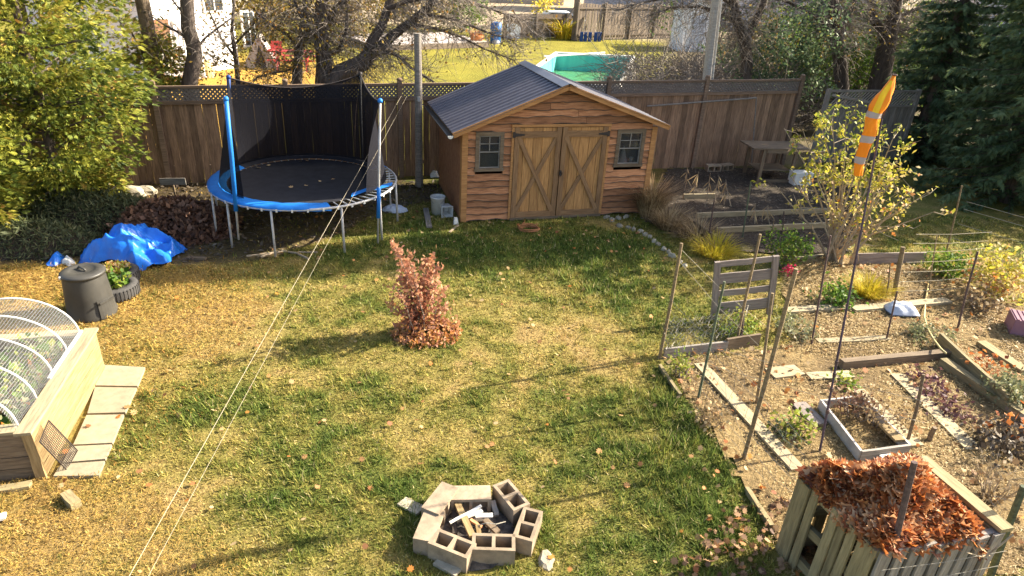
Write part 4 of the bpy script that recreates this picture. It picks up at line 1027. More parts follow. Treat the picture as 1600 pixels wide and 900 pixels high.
def heap(lab, c, R, H, n, seed, mat='twig', name='brush_heap'):
    random.seed(seed); t = thing(name, lab, 'brush heap', c); mb = MB()
    for i in range(n):
        a = random.uniform(0, 6.3); r = R*random.random()**.6; p = Vector((r*math.cos(a), r*math.sin(a)*.6, random.uniform(0, H*.6)))
        d = Vector((random.gauss(0, 1), random.gauss(0, .6), random.gauss(.35, .5))).normalized(); L = random.uniform(.5, 1.6)
        q = [p, p+d*L*.5+Vector((0, 0, random.gauss(0, .08))), p+d*L]
        rr_ = random.uniform(.006, .017); mb.tube(q, [rr_, rr_*.7, rr_*.35], 3, cap=False)
    mb.build('sticks', MT[mat], t, local=True); return t
heap('tangled heap of bare branches right of the pool, left of the utility pole', back(1060, 122, 7.0), 2.9, 3.0, 2200, 301)
heap('pale tangled brush just right of the pool wall', back(1020, 122, 3.5), 1.7, 2.2, 1300, 302, 'twig')
heap('bare brush beside the forked trunk', back(1185, 122, 4.5), 2.0, 2.8, 1200, 303, 'twig')
bush('bushy dark evergreen in the far fence corner', (10.6, 47.5, 0), 1.2, 2.2, 900, 'green', .25, 221)
bush('dark shrub mass behind the brush heap', back(1080, 118, 12.0), 2.4, 2.6, 60, 'brush', .12, 222, stems=30)
# bronze shrub on the lawn
sb = G(655, 522)
t = thing('bronze_shrub', 'small shrub with reddish bronze autumn leaves standing alone on the lawn', 'shrub', sb)
mb = MB(); P = []; Rn = []
g = np.random.default_rng(5)
cols = [((616, 378), .9), ((628, 405), .8), ((645, 412), .8), ((640, 430), .8), ((668, 425), .7), ((675, 400), .8), ((684, 440), .6), ((620, 450), .6), ((655, 450), .6), ((605, 470), .5), ((700, 475), .5), ((690, 500), .4), ((640, 480), .5), ((712, 505), .35), ((666, 408), .7), ((681, 412), .7), ((690, 452), .6), ((637, 398), .7), ((672, 455), .6), ((625, 430), .6), ((660, 440), .6)]
for i, ((px, py), k) in enumerate(cols):
    b0 = sb+Vector((random.gauss(0, .08), random.gauss(0, .10), 0)); tp = V(px, py, sb+Vector((0, random.gauss(0, .12), 0)))
    q = [b0]
    for u in (.3, .6, .85, 1): q.append(b0.lerp(tp, u)+Vector((random.gauss(0, .02), random.gauss(0, .02), 0)))
    mb.tube(q, [.010, .008, .006, .005, .003], 4, cap=False)
    nn_ = int(82*(tp.z+.2)); u = .12+.88*g.random(nn_)**.8
    for uu in u:
        j = min(int(uu*4), 3); p = q[j].lerp(q[j+1], uu*4-j); P.append(tuple(p)); Rn.append(.12+.62*uu+g.normal(0, .14))
P = np.array(P); n = len(P); P += np.random.default_rng(6).normal(0, .035, P.shape)
mb.build('stems', MT['twig'], t)
D = nrm(rdir(n, g)+np.array((0, 0, .5)))
leafpart('leaves', t, leafquads(P, D, rdir(n, g), g.uniform(.05, .085, n), g.uniform(.016, .028, n), fold=.3), np.clip(Rn, 0, .7), 'bronze')
# low skirt of rusty leaves at its foot, to the right
n = 900; a = g.uniform(0, 2*pi, n); r = .50*np.sqrt(g.random(n)); P = np.c_[sb.x+.10+r*np.cos(a), sb.y-.0+r*np.sin(a)*.8, np.abs(g.normal(0, .17, n))*(1-r/.6)+.02]
leafpart('skirt_leaves', t, leafquads(P, nrm(rdir(n, g)+np.array((0, 0, .25))), rdir(n, g), g.uniform(.05, .09, n), g.uniform(.014, .026, n), fold=.3), np.clip(g.normal(.75, .2, n), 0, 1), 'bronze')
# apple-like shrub tree in the garden
ab = G(1300, 408)
t = thing('fruit_tree', 'multi-stemmed young fruit tree with yellow-green leaves in the vegetable garden', 'tree', ab)
random.seed(77); mb = MB(); tips = []; nodes = []
for px, py in ((1225, 200), (1255, 205), (1280, 185), (1300, 190), (1322, 180), (1345, 215), (1372, 200), (1400, 205), (1425, 225), (1450, 300), (1462, 330), (1235, 275), (1212, 290), (1270, 240), (1320, 235), (1365, 260), (1395, 280), (1420, 300), (1295, 280), (1345, 300), (1385, 330), (1340, 250), (1410, 255)):
    bb = ab+Vector((random.gauss(0, .13), random.gauss(0, .12), 0)); tp = V(px, py, ab+Vector((random.uniform(-.1, .1), random.uniform(-.55, .55), 0)))
    mid = bb.lerp(tp, .45); mid.x = bb.x+(tp.x-bb.x)*.32; q = [bb, bb.lerp(mid, .5)+Vector((random.gauss(0, .03), 0, 0)), mid, mid.lerp(tp, .55)+Vector((random.gauss(0, .06), random.gauss(0, .06), 0)), tp]
    mb.tube(q, [.026, .022, .017, .012, .005], 5, cap=False)
    for i in range(9):
        k = random.uniform(1.2, 4); j = min(3, int(k)); p = q[j].lerp(q[j+1], k-j)
        d = ((tp-bb).normalized()*.5+Vector((random.gauss(0, .7), random.gauss(0, .7), random.gauss(.1, .5)))).normalized(); e = p+d*random.uniform(.2, .55)
        m1 = (p+e)/2+Vector((random.gauss(0, .03), random.gauss(0, .03), random.gauss(0, .03)))
        mb.tube([p, m1, e], [.008, .006, .003], 3, cap=False)
        for s in range(4): nodes.append((p.lerp(e, .35+.65*random.random()), d))
mb.build('stems', MT['paletwig'], t)
g = np.random.default_rng(9); n = 1750
nodes.sort(key=lambda q: q[0].z); hi = np.array([q[0].z for q in nodes]); pr_ = (hi-.4).clip(.05)**1.2; pr_ /= pr_.sum()
ix = g.choice(len(nodes), n, p=pr_); P = np.array([tuple(nodes[i][0]) for i in ix])+g.normal(0, .05, (n, 3))
D = nrm(rdir(n, g)+np.array((0, 0, -.15)))
hz = (P[:, 2]-1.2)/1.6
leafpart('leaves', t, leafquads(P, D, nrm(rdir(n, g)+np.array((0, 0, .9))), g.uniform(.06, .11, n), g.uniform(.018, .032, n), fold=.35), np.clip(.50-.36*hz+.22*(P[:, 0]-ab.x)/1.5*.6+.03+g.normal(0, .23, n), 0, 1), 'apple')
# leaning brown dead grass clump beside the shed
def tuft(lab, c, n, H, spread, mat, seed, name='grass_clump', cat='grass clump', w=.006, group=None, ell=1.0):
    g = np.random.default_rng(seed); t = thing(name, lab, cat, c, 0, group)
    a = g.uniform(0, 2*pi, n); r = spread*np.sqrt(g.random(n))*.5; P = np.c_[r*np.cos(a), r*np.sin(a)*ell, np.zeros(n)]
    D = nrm(np.c_[np.cos(a)*g.uniform(0, spread/H*1.3, n), np.sin(a)*ell*g.uniform(0, spread/H*1.3, n), np.ones(n)])
    h = H*g.uniform(.4, 1.1, n); S = np.c_[-np.sin(a), np.cos(a), np.zeros(n)]
    mid = P+D*(h*.6)[:, None]; tip = P+D*h[:, None]+np.c_[np.cos(a), np.sin(a), -np.ones(n)*.6]*(h*.25)[:, None]
    V4 = np.concatenate([np.stack([P-S*w, P+S*w, mid+S*w*.8, mid-S*w*.8], 1), np.stack([mid-S*w*.8, mid+S*w*.8, tip+S*w*.2, tip-S*w*.2], 1)]).reshape(-1, 3)
    o = ob('blades', npmesh('blades', V4, 4, rnd=np.tile(g.random(n), 2)), LF[mat], t, None, True); props(o, kind='stuff'); return t
tuft('dark dead grass clump against the right corner of shed', G(1014, 338), 1000, .95, .42, 'straw', 401)
tuft('smaller dead grass clump between shed and garden beds', G(1044, 356), 600, .55, .5, 'straw', 402)
tuft('straw-coloured grass clump behind the grey pallet', G(1118, 398), 500, .45, .6, 'yellow', 403)
tuft('drooping dry grass at the corner of the vegetable garden', G(1090, 372), 600, .5, .8, 'straw', 404)

# dark evergreens deeper behind the fence on the right
for (px, off, H, R, sd, lab) in ((1255, 9.0, 8.0, 2.2, 41, 'broad dark evergreen deep behind the fence, left of the thick trunks'), (1345, 10.5, 9.0, 2.3, 42, 'broad dark evergreen deep behind the fence, between the thick trunks'), (1445, 9.0, 8.5, 2.2, 43, 'broad dark evergreen deep behind the fence, right of the thick trunks')):
    spruce(thing('evergreen_tree', lab, 'tree', back(px, 110, off), 0, 'evergreens deep behind the fence'), H, R, sd, step=.34, sprays=26)
# ------------------------------------------------------------------ fire pit of hollow blocks
def block_bm():
    """hollow concrete block, 0.39 long (x), 0.19 wide (y), 0.19 high with two cores open up and down"""
    L, W, H, t = .39, .19, .19, .032; mb = MB()
    xs_ = [-L/2, -L/2+t, -t/2, t/2, L/2-t, L/2]; ys_ = [-W/2, -W/2+t, W/2-t, W/2]
    for z in (0, H):
        for y in ys_:
            for x in xs_: mb.v.append(Vector((x, y, z)))
    id_ = lambda i, j, k: k*24+j*6+i
    for k in (0, 1):
        for i in range(5):
            for j in range(3):
                if j == 1 and i in (1, 3): continue
                q = (id_(i, j, k), id_(i+1, j, k), id_(i+1, j+1, k), id_(i, j+1, k)); mb.f.append(q if k else q[::-1])
    def wall(a, b): mb.f.append((id_(*a, 0), id_(*b, 0), id_(*b, 1), id_(*a, 1)))
    wall((0, 0), (5, 0)); wall((5, 0), (5, 3)); wall((5, 3), (0, 3)); wall((0, 3), (0, 0))
    for i in (1, 3): wall((i, 2), (i+1, 2)); wall((i+1, 2), (i+1, 1)); wall((i+1, 1), (i, 1)); wall((i, 1), (i, 2))
    # boundary triangles for edge rows are already quads; weld
    me = mb.mesh('block_body'); return me
BLK = block_bm(); BLK.materials.append(MT['concrete'])
def block(lab, px, py, pa, side=None, z=0.0, tilt=0.0, end=False):
    """pixel of base centre front ; pa yaw ; side=True lays it with the cores facing sideways"""
    c = G(px, py, z); t = thing('concrete_block', lab, 'block', c, pa, 'hollow concrete blocks round the fire pit')
    M4 = Matrix.Identity(4)
    if side: M4 = Matrix.Translation((0, .095, .095)) @ Matrix.Rotation(pi/2, 4, 'X')
    if tilt: M4 = Matrix.Rotation(tilt, 4, 'Y') @ M4
    ob('block_body', BLK, None, t, M4, True); return t
R_ = math.radians
block('block at the back of the fire pit, its two holes facing the ashes', 735, 792, R_(6), True)
block('block at the right back of the fire pit, two holes up', 797, 795, R_(-56))
block('block on the right side of the fire pit, in front of the right back one', 823, 841, R_(-105))
block('block at the front right of the fire pit, long face to the front', 770, 870, R_(2))
block('hollow block at the front left of the fire pit, holes up, turned slightly', 706, 872, R_(-22))
block('solid-sided block on the left side of the fire pit, front one of the two', 671, 842, R_(-99), True)
block('solid-sided block on the left back of the fire pit, behind the other left one', 688, 800, R_(-113), True, z=.022)
pit = thing('ash_bed', 'grey ash and charcoal filling the fire pit', 'ashes', G(742, 838))
mb = MB(); g = np.random.default_rng(2)
for j, r in enumerate((0.001, .12, .24, .33, .40)):
    for k in range(28):
        a = 2*pi*k/28; mb.v.append(Vector((r*math.cos(a), r*math.sin(a), .05-.04*(r/.4)**2+g.normal(0, .012))))
for j in range(4):
    for k in range(28): k2 = (k+1) % 28; mb.f.append((j*28+k, j*28+k2, j*28+28+k2, j*28+28+k))
mb.build('ash_surface', MT['ash'], pit, local=True)
def stick(name, lab, cat, a, b, w, t_, mat, za=.08, zb=.08, group=None):
    p, q = G(*a, za), G(*b, zb); r = thing(name, lab, cat, p, 0, group)
    board('plank' if w > .03 else 'shaft', p-p, q-p, w, t_, MT[mat], r, local=True); return r
stick('wood_scrap', 'long tan plank scrap lying across the fire pit ashes', 'wood scrap', (714, 786), (738, 838), .06, .03, 'tan', .14, .12, 'wood scraps in the fire pit')
stick('wood_scrap', 'brown board scrap slanting in the right half of the fire pit', 'wood scrap', (757, 812), (778, 832), .06, .03, 'oldwood', .10, .08, 'wood scraps in the fire pit')
stick('wood_scrap', 'grey scrap standing by the right back block', 'wood scrap', (770, 783), (776, 806), .05, .03, 'grey', .10, .06, 'wood scraps in the fire pit')
stick('wood_scrap', 'short tan upright scrap near the front blocks', 'wood scrap', (746, 820), (751, 852), .04, .03, 'tan', .14, .06, 'wood scraps in the fire pit')
stick('wood_scrap', 'reddish half-burnt stick at the middle of fire pit', 'wood scrap', (735, 812), (752, 824), .03, .025, 'siding', .12, .10, 'wood scraps in the fire pit')
stick('wood_scrap', 'dark charred stick between the tan plank and left blocks', 'wood scrap', (709, 798), (711, 835), .045, .03, 'char_and_lap_shade', .08, .07, 'wood scraps in the fire pit')
stick('white_strip', 'thin white strip lying diagonally on the fire pit scraps', 'strip', (703, 817), (752, 790), .025, .012, 'paper', .15, .17)
stick('white_strip', 'wide white strip just under the thin diagonal one', 'strip', (730, 806), (753, 797), .05, .014, 'paper', .14, .14)
stick('white_strip', 'short white strip right of the diagonal ones', 'strip', (743, 806), (770, 805), .05, .016, 'paper', .12, .12)
t = thing('vine', 'curly pale wire among the fire pit scraps', 'wire', G(745, 822, .1))
MB().tube([G(745, 822, .14)-G(745, 822, .1), G(760, 817, .18)-G(745, 822, .1), G(775, 819, .16)-G(745, 822, .1), G(790, 815, .12)-G(745, 822, .1)], .005, 5).build('strand', MT['wire'], t, local=True)
t = thing('flat_stone', 'pale flat stone on the grass right of the fire pit', 'stone', G(853, 876))
mb = MB(); mb.lathe([(.001, .035), (.06, .04), (.095, .02), (.10, 0)], 9); 
for v in mb.v: v.x *= .75; v.y *= 1.2; v.x += random.uniform(-.012, .012)
mb.build('stone_body', MT['stone'], t, local=True)
for px, py, lab in ((700, 885, 'grey slab at the ground in front of the fire pit left block'), (642, 792, 'grey slab edge behind the left fire pit blocks')):
    t = thing('stone_slab', lab, 'slab', G(px, py), R_(-25)); MB().prism([(-.12, -.06, .004), (.12, -.08, .004), (.14, .05, .004), (-.1, .06, .004)], (0, 0, .03)).build('slab_body', MT['stone'], t, local=True)

# ------------------------------------------------------------------ raised bed with hoops and netting
B0, B1 = BED_B0.copy(), BED_B1.copy(); u = (B1-B0).normalized(); L_ = (B1-B0).length; lft = Vector((u.y, -u.x, 0))
if lft.x > 0: lft = -lft
WB = 1.55; BH = .56
bed = thing('raised_bed', 'long raised timber planter with white hoops and fine netting at the left edge', 'planter', B0)
def bp(a, b, z): return u*a+lft*b+Vector((0, 0, z))
hs = BH/4
for r in range(4):
    z = hs*(r+.5)
    board('side_plank', bp(.0, .02, z), bp(L_, .02, z), hs-.006, .04, MT['tan'], bed, up=-lft, local=True)
    board('side_plank', bp(.0, WB-.02, z), bp(L_, WB-.02, z), hs-.006, .04, MT['tan'], bed, up=lft, local=True)
    board('end_plank', bp(L_-.02, .045, z), bp(L_-.02, WB-.045, z), hs-.008, .04, MT['oldwood'], bed, up=u, local=True)
    board('end_plank', bp(.02, .045, z), bp(.02, WB-.045, z), hs-.006, .04, MT['tan'], bed, up=-u, local=True)
for b_ in (.075, WB-.075): board('top_rail', bp(-.04, b_-.02, BH+.016), bp(L_+.04, b_-.02, BH+.016), .15, .032, MT['palewood'], bed, local=True)
for a_ in (.06, L_-.06): board('top_rail', bp(a_, .14, BH+.014), bp(a_, WB-.16, BH+.014), .14, .03, MT['palewood'], bed, local=True)
board('corner_post', bp(L_+.012, .03, 0), bp(L_+.012, .03, BH-.01), .09, .028, MT['tan'], bed, up=u, local=True)
MB().box(bp(L_/2, WB/2, .22), (L_-.1, WB-.1, .40), Matrix((u, -lft, Vector((0, 0, 1)))).transposed()).build('bed_soil', MT['soil'], bed, local=True)
HR_ = WB/2-.14
hoops = [.10, .62, 1.18, 1.74, 2.30]
hoops = [h*L_/2.42 for h in hoops]
for h in hoops:
    MB().tube([bp(h, WB/2-HR_*math.cos(t), BH+.03+HR_*.80*math.sin(t)) for t in np.linspace(0, pi, 22)], .011, 7).build('hoop', MT['plastic'], bed, smooth=True, local=True)
board('white_clip_rail', bp(.05, .13, BH+.045), bp(L_*.55, .13, BH+.045), .03, .02, MT['plastic'], bed, local=True)
NETW = NET('fine_bed_netting', (.33, .33, .32), .5, grid=1.0, thin=.09)
mb = MB(); na, nb = 44, 22; uv = []
for i in range(na+1):
    a = hoops[0]+(hoops[-1]+.08-hoops[0])*i/na
    sag = .02*abs(math.sin(pi*4*i/na))
    for j in range(nb+1):
        t_ = pi*j/nb; mb.v.append(bp(a, WB/2-(HR_+.012-sag)*math.cos(t_), BH+.03+(HR_*.80+.012-sag)*math.sin(t_)))
for i in range(na):
    for j in range(nb): q = i*(nb+1)+j; mb.f.append((q, q+1, q+nb+2, q+nb+1))
nme = mb.mesh('bed_netting', True); ul = nme.uv_layers.new(name='UVMap')
for p_ in nme.polygons:
    for li, vi in zip(p_.loop_indices, p_.vertices): ul.data[li].uv = ((vi//(nb+1))*3.0, (vi % (nb+1))*3.0)
ob('bed_netting', nme, NETW, bed, None, True)
def field(name, parent, n, fpos, mat, sz, seed, up=.3, local=True, wmin=.25, wmax=.42):
    g = np.random.default_rng(seed); P = np.array([tuple(fpos(g.random(), g.random(), g)) for _ in range(n)])
    o = ob(name, npmesh(name, leafquads(P, nrm(rdir(n, g)+np.array((0, 0, up))), nrm(rdir(n, g)+np.array((0, 0, .5))), g.uniform(.6, 1.2, n)*sz, g.uniform(wmin, wmax, n)*sz, fold=.3), 4, rnd=g.random(n)), LF[mat], parent, None, local)
    return props(o, kind='stuff')
bt = thing('bed_plants', 'leafy greens growing under the netting of the raised bed', 'vegetables', B0)
field('green_leaves', bt, 900, lambda a, b, g: bp(.25+a*(L_-.4), .25+b*(WB-.5), .44+.2*g.random()*(.5+math.sin(a*7+b*5)**2)), 'green', .10, 63)
field('leaves', bt, 1100, lambda a, b, g: bp(.25+a*(L_-.4), .25+b*(WB-.5), .43+.16*g.random()*(.5+math.sin(a*9+b*4)**2)), 'grey', .09, 61)
field('yellowed_leaves', bt, 260, lambda a, b, g: bp(.3+a*(L_-.5), .25+b*(WB-.5), .44+.12*g.random()), 'litter', .08, 62)
# black rack leaning on the planter
q0, q1, q2, q3 = G(62, 690, .48), G(76, 657, .54), G(121, 704, .04), G(104, 734, .03)
rk = thing('wire_rack', 'black wire grill rack leaning against the raised bed side', 'rack', G(104, 734))
o0 = G(104, 734); q0, q1, q2, q3 = q0-o0, q1-o0, q2-o0, q3-o0
MB().tube([q0, q1, q2, q3], .007, 6, closed=True).build('rack_frame', MT['iron'], rk, local=True)
mb = MB()
for i in range(1, 20): k = i/20; mb.tube([q0.lerp(q3, k), q1.lerp(q2, k)], .0035, 4)
for i in range(1, 12): k = i/12; mb.tube([q0.lerp(q1, k)+Vector((0, 0, .006)), q3.lerp(q2, k)+Vector((0, 0, .006))], .0035, 4)
props(mb.build('rack_wires', MT['iron'], rk, local=True), kind='stuff')
# paving slabs
sl_ = [(158, 573, 228, 577, 216, 607, 150, 606), (149, 608, 215, 609, 197, 648, 137, 650), (136, 652, 195, 651, 177, 696, 115, 699), (114, 701, 176, 698, 166, 721, 97, 727), (96, 729, 165, 724, 156, 747, 84, 748)]
for i, s in enumerate(sl_):
    P4 = [G(s[k], s[k+1]) for k in (0, 2, 4, 6)]; c = sum(P4, Vector())/4
    t = thing('paving_slab', ('farthest of the pale paving slabs beside the raised bed', 'second farthest pale paving slab beside the raised bed', 'middle pale paving slab beside the raised bed', 'pale paving slab touching the black rack top edge', 'nearest pale paving slab, half covered by leaves')[i], 'paving slab', c, 0, 'paving slabs beside the raised bed')
    mb = MB(); mb.prism([c+(p-c)*.985-c for p in P4][::-1], (0, 0, .035)); me_ = mb.mesh('slab_body'); ob('slab_body', me_, MT['slab'], t, None, True)
stick('wood_offcut', 'short square wood offcut lying on the dry grass near the raised bed', 'offcut', (103, 773), (119, 790), .09, .09, 'olive', .045, .045)
stick('timber_edging', 'pale narrow board on the ground before the raised bed end', 'board', (-60, 775), (48, 758), .09, .05, 'olive', .025, .025)
stick('white_board', 'pale painted board end at the lower left picture edge', 'board', (-30, 815), (9, 806), .08, .03, 'paper', .03, .03)
# ------------------------------------------------------------------ composter
cb = G(127, 505)+Vector((-.02, .31, 0))
cp = thing('compost_bin', 'black round plastic compost bin with flat lid', 'compost bin', cb, R_(-15)); cp.scale = (.84, .84, .80)
MB().lathe([(.38, 0), (.382, .05), (.36, .10), (.345, .4), (.315, .76), (.31, .80)], 40).build('bin_body', MT['bin'], cp, smooth=True, local=True)
MB().lathe([(.305, .775), (.335, .775), (.337, .815), (.32, .83), (.28, .848), (.20, .856), (.19, .845), (.10, .842), (.001, .845)], 40).build('lid', MT['bin'], cp, smooth=True, local=True)
MB().tube([(-.10, .02, .85), (-.07, .02, .885), (.07, -.02, .885), (.10, -.02, .85)], .018, 8).build('lid_handle', MT['bin'], cp, smooth=True, local=True)
mb = MB(); A0 = R_(-25)
for i in range(7):
    a = A0+R_(46)*i/6
    for r, z in ((.40, .02), (.39, .12), (.37, .38)): mb.v.append(Vector((r*math.cos(a), r*math.sin(a), z)))
for i in range(6):
    for j in range(2): q = i*3+j; mb.f.append((q, q+3, q+4, q+1))
mb.box((.39*math.cos(A0+.4), .39*math.sin(A0+.4), .33), (.02, .28, .03), Matrix.Rotation(A0+.4, 3, 'Z'))
mb.build('hatch_door', MT['bin'], cp, local=True)
MB().box((.31*math.cos(-2.0)+.0, .31*math.sin(-2.0)-.03, .80), (.025, .03, .05)).build('lid_clip', MT['plastic'], cp, local=True)
# tyre planters
def tyre(lab, c, plant, mat, n, sz, hgt, seed):
    t = thing('tyre_planter', lab, 'tyre planter', c)
    pr = [(.20, .01), (.27, .0), (.31, .02), (.325, .06), (.325, .15), (.31, .19), (.27, .205), (.215, .20), (.195, .16), (.20, .05)]
    MB().lathe(pr, 36).build('tyre', MT['rubber'], t, smooth=True, local=True)
    mb = MB()
    for k in range(40):
        a = 2*pi*k/40; mb.box((.318*math.cos(a), .318*math.sin(a), .105), (.026, .022, .15), Matrix.Rotation(a, 3, 'Z'))
    props(mb.build('tread', MT['rubber'], t, local=True), kind='stuff')
    MB().lathe([(.001, .17), (.19, .165)], 20).build('potting_soil', MT['soil'], t, local=True)
    p = thing('planter_plant', plant, 'plant', (c[0], c[1], .16))
    field('leaves', p, n, lambda a, b, g: Vector((.21*math.sqrt(a)*math.cos(6.28*b), .21*math.sqrt(a)*math.sin(6.28*b), hgt*g.random())), mat, sz, seed, .8)
tyre('old tyre planter behind the compost bin, farther of the two', G(178, 444)+Vector((0, .1, 0)), 'dense small yellow-brown plant in the farther tyre', 'apple', 420, .06, .10, 71)
tyre('old tyre planter beside the compost bin, nearer of the two', G(176, 466)+Vector((0, .1, 0)), 'pale green leafy plant in the nearer tyre', 'green', 160, .10, .16, 72)
# ------------------------------------------------------------------ blue tarp over a heap
def cloth(name, lab, cat, outline, hfun, mat, seed, n=46, zamp=.05):
    P = [G(x, y) for x, y in outline]; c = sum(P, Vector())/len(P); t = thing(name, lab, cat, c); mb = MB(); K = len(P); m_ = 34
    g = random.Random(seed); NR = n
    def edge(a):
        k = a*K; i = int(k) % K; f = k-int(k); p0, p1, p2, p3 = P[i-1], P[i], P[(i+1) % K], P[(i+2) % K]
        return p1.lerp(p2, f)
    for i in range(NR):
        e = edge(i/NR)-c
        for j in range(m_+1):
            v = j/m_; p = e*v; x, y = p.x+c.x, p.y+c.y
            rg = lambda s_, sd: 1-abs(2*float(vnoise(np.array([x+.3*y]), np.array([y*1.5-.2*x]), s_, sd)[0])-1)
            z = hfun(v, i/NR)+zamp*((rg(.5, seed)**2-.45)+.55*(rg(.24, seed+3)**2-.4)+.22*(rg(.11, seed+5)-.5))*(.5+.5*(1-v))
            mb.v.append(Vector((p.x, p.y, max(z, .012))))
    for i in range(NR):
        i2 = (i+1) % NR
        for j in range(m_): mb.f.append((i*(m_+1)+j, i*(m_+1)+j+1, i2*(m_+1)+j+1, i2*(m_+1)+j))
    mb.build('sheet', MT[mat], t, smooth=True, local=True); return t
cloth('blue_tarp', 'big crumpled bright blue tarpaulin thrown over a heap left of trampoline', 'tarpaulin',
      [(122, 412), (140, 398), (160, 388), (180, 376), (196, 372), (225, 374), (252, 380), (282, 384), (294, 390), (284, 400), (270, 408), (264, 420), (240, 420), (214, 426), (200, 418), (170, 414), (145, 416)],
      lambda v, a: .34*(1-v**3)+.03, 'tarp', 5, 150, .30)
cloth('blue_tarp', 'small separate folded piece of blue tarpaulin behind the compost bin', 'tarpaulin', [(72, 416), (80, 408), (95, 398), (102, 402), (98, 412), (86, 418)], lambda v, a: .14*(1-v**2), 'tarp', 6, 60, .12)
cloth('tan_rag', 'beige crumpled cloth between the two blue tarpaulin pieces', 'cloth', [(97, 414), (104, 405), (116, 408), (120, 414), (110, 418)], lambda v, a: .10*(1-v**2), 'paper', 7, 50, .10)
# heaps of brush and leaves behind it
def mound(name, lab, cat, c, rx, ry, H, mat, n, sz, seed, base='soil', rot=0.0, extra=None, wmin=.25, wmax=.42):
    g = np.random.default_rng(seed); t = thing(name, lab, cat, c, rot); mb = MB()
    for j in range(9):
        r = j/8
        for k in range(36):
            a = 2*pi*k/36; w_ = 1+.12*math.sin(3*a+seed)+.07*math.sin(7*a+seed*2)
            mb.v.append(Vector((rx*w_*max(r, .001)*math.cos(a), ry*w_*max(r, .001)*math.sin(a), H*(1-r*r)*(.85+.2*math.sin(a*5+j)*r)+.005)))
    for j in range(8):
        for k in range(36): k2 = (k+1) % 36; mb.f.append((j*36+k, j*36+k2, j*36+36+k2, j*36+36+k))
    mb.build('heap_core', MT[base], t, smooth=True, local=True)
    a = g.uniform(0, 2*pi, n); r = np.sqrt(g.random(n))*1.05; P = np.c_[rx*r*np.cos(a), ry*r*np.sin(a), np.maximum(H*(1-r*r), 0)*(.9+.2*g.random(n))+.02+g.uniform(0, .06, n)]
    D = nrm(rdir(n, g)+np.array((0, 0, .1)))
    o = ob('heap_leaves', npmesh('heap_leaves', leafquads(P, D, nrm(rdir(n, g)+np.array((0, 0, .7))), g.uniform(.6, 1.3, n)*sz, g.uniform(wmin, wmax, n)*sz, fold=.3), 4, rnd=g.random(n)), LF[mat], t, None, True)
    props(o, kind='stuff'); return t
mound('leaf_heap', 'heap of brown dead leaves between tarpaulin and trampoline', 'leaf heap', G(270, 356), 1.15, .95, .42, 'brown', 3800, .12, 81)
mound('cut_boughs', 'low heap of cut dull green boughs under the cedar', 'brush heap', G(150, 345), 1.55, .85, .45, 'brush', 7500, .13, 82, wmin=.06, wmax=.12)
mound('cut_boughs', 'dark green brush at the foot of the cedar behind blue tarp scrap', 'brush heap', G(60, 385), 1.1, .6, .35, 'brush', 3200, .12, 83, wmin=.06, wmax=.12)
random.seed(12)
for (a, b, lab) in (((66, 306), (105, 290), 'pale fallen branch under the cedar boughs left of the sign'), ((160, 312), (182, 290), 'thin pale stick leaning in the cut boughs')):
    p, q = G(*a, .35), G(*b, .6); t = thing('fallen_branch', lab, 'branch', p); MB().tube([(0, 0, 0), (q-p)*.5+Vector((0, 0, .03)), q-p], [.02, .016, .008], 6).build('stem', MT['paletwig'], t, local=True)
for i, (px, py, s, lab) in enumerate(((205, 296, 1.0, 'long grey stone at the fence foot left of the sign'), (228, 293, .8, 'rounded grey stone at the fence foot nearest the sign'), (175, 288, .8, 'pale stone at the fence foot nearest the cedar'))):
    c = G(px, py, .12); t = thing('rock', lab, 'rock', (c.x, c.y, 0)); mb = MB(); mb.lathe([(.001, .2), (.12, .18), (.2, .1), (.22, 0)], 10)
    rr = random.Random(i)
    for v in mb.v: v.x *= 1.3*s; v.y *= .8*s; v.z *= s; v += Vector((rr.uniform(-.02, .02), rr.uniform(-.02, .02), 0))
    mb.build('rock_body', MT['stone'], t, local=True)
# board sign on a stick
sgb = G(276, 313); tp = V(268, 284, sgb)
sg = thing('wooden_marker', 'blank weathered board nailed on a short stake by the fence', 'marker board', sgb, R_(8))
MB().beam((0, 0, 0), (-.02, 0, tp.z+.03), .04, .03).build('stake', MT['oldwood'], sg, local=True)
board('marker_board', (-.25, -.025, tp.z-.0), (.25, -.025, tp.z+.02), .14, .02, MT['grey'], sg, up=(0, 1, 0), local=True)
stick('wood_scrap', 'brown broken board on the bare dirt right of the tarpaulin', 'wood scrap', (293, 403), (322, 404), .08, .04, 'oldwood', .03, .03)
stick('wood_scrap', 'pale stick on dirt before the trampoline left leg', 'wood scrap', (385, 400), (425, 395), .035, .02, 'paletwig', .02, .02)
stick('wood_scrap', 'thin pale stick beside the curved trampoline foot', 'wood scrap', (466, 394), (496, 394), .03, .02, 'paletwig', .02, .02)
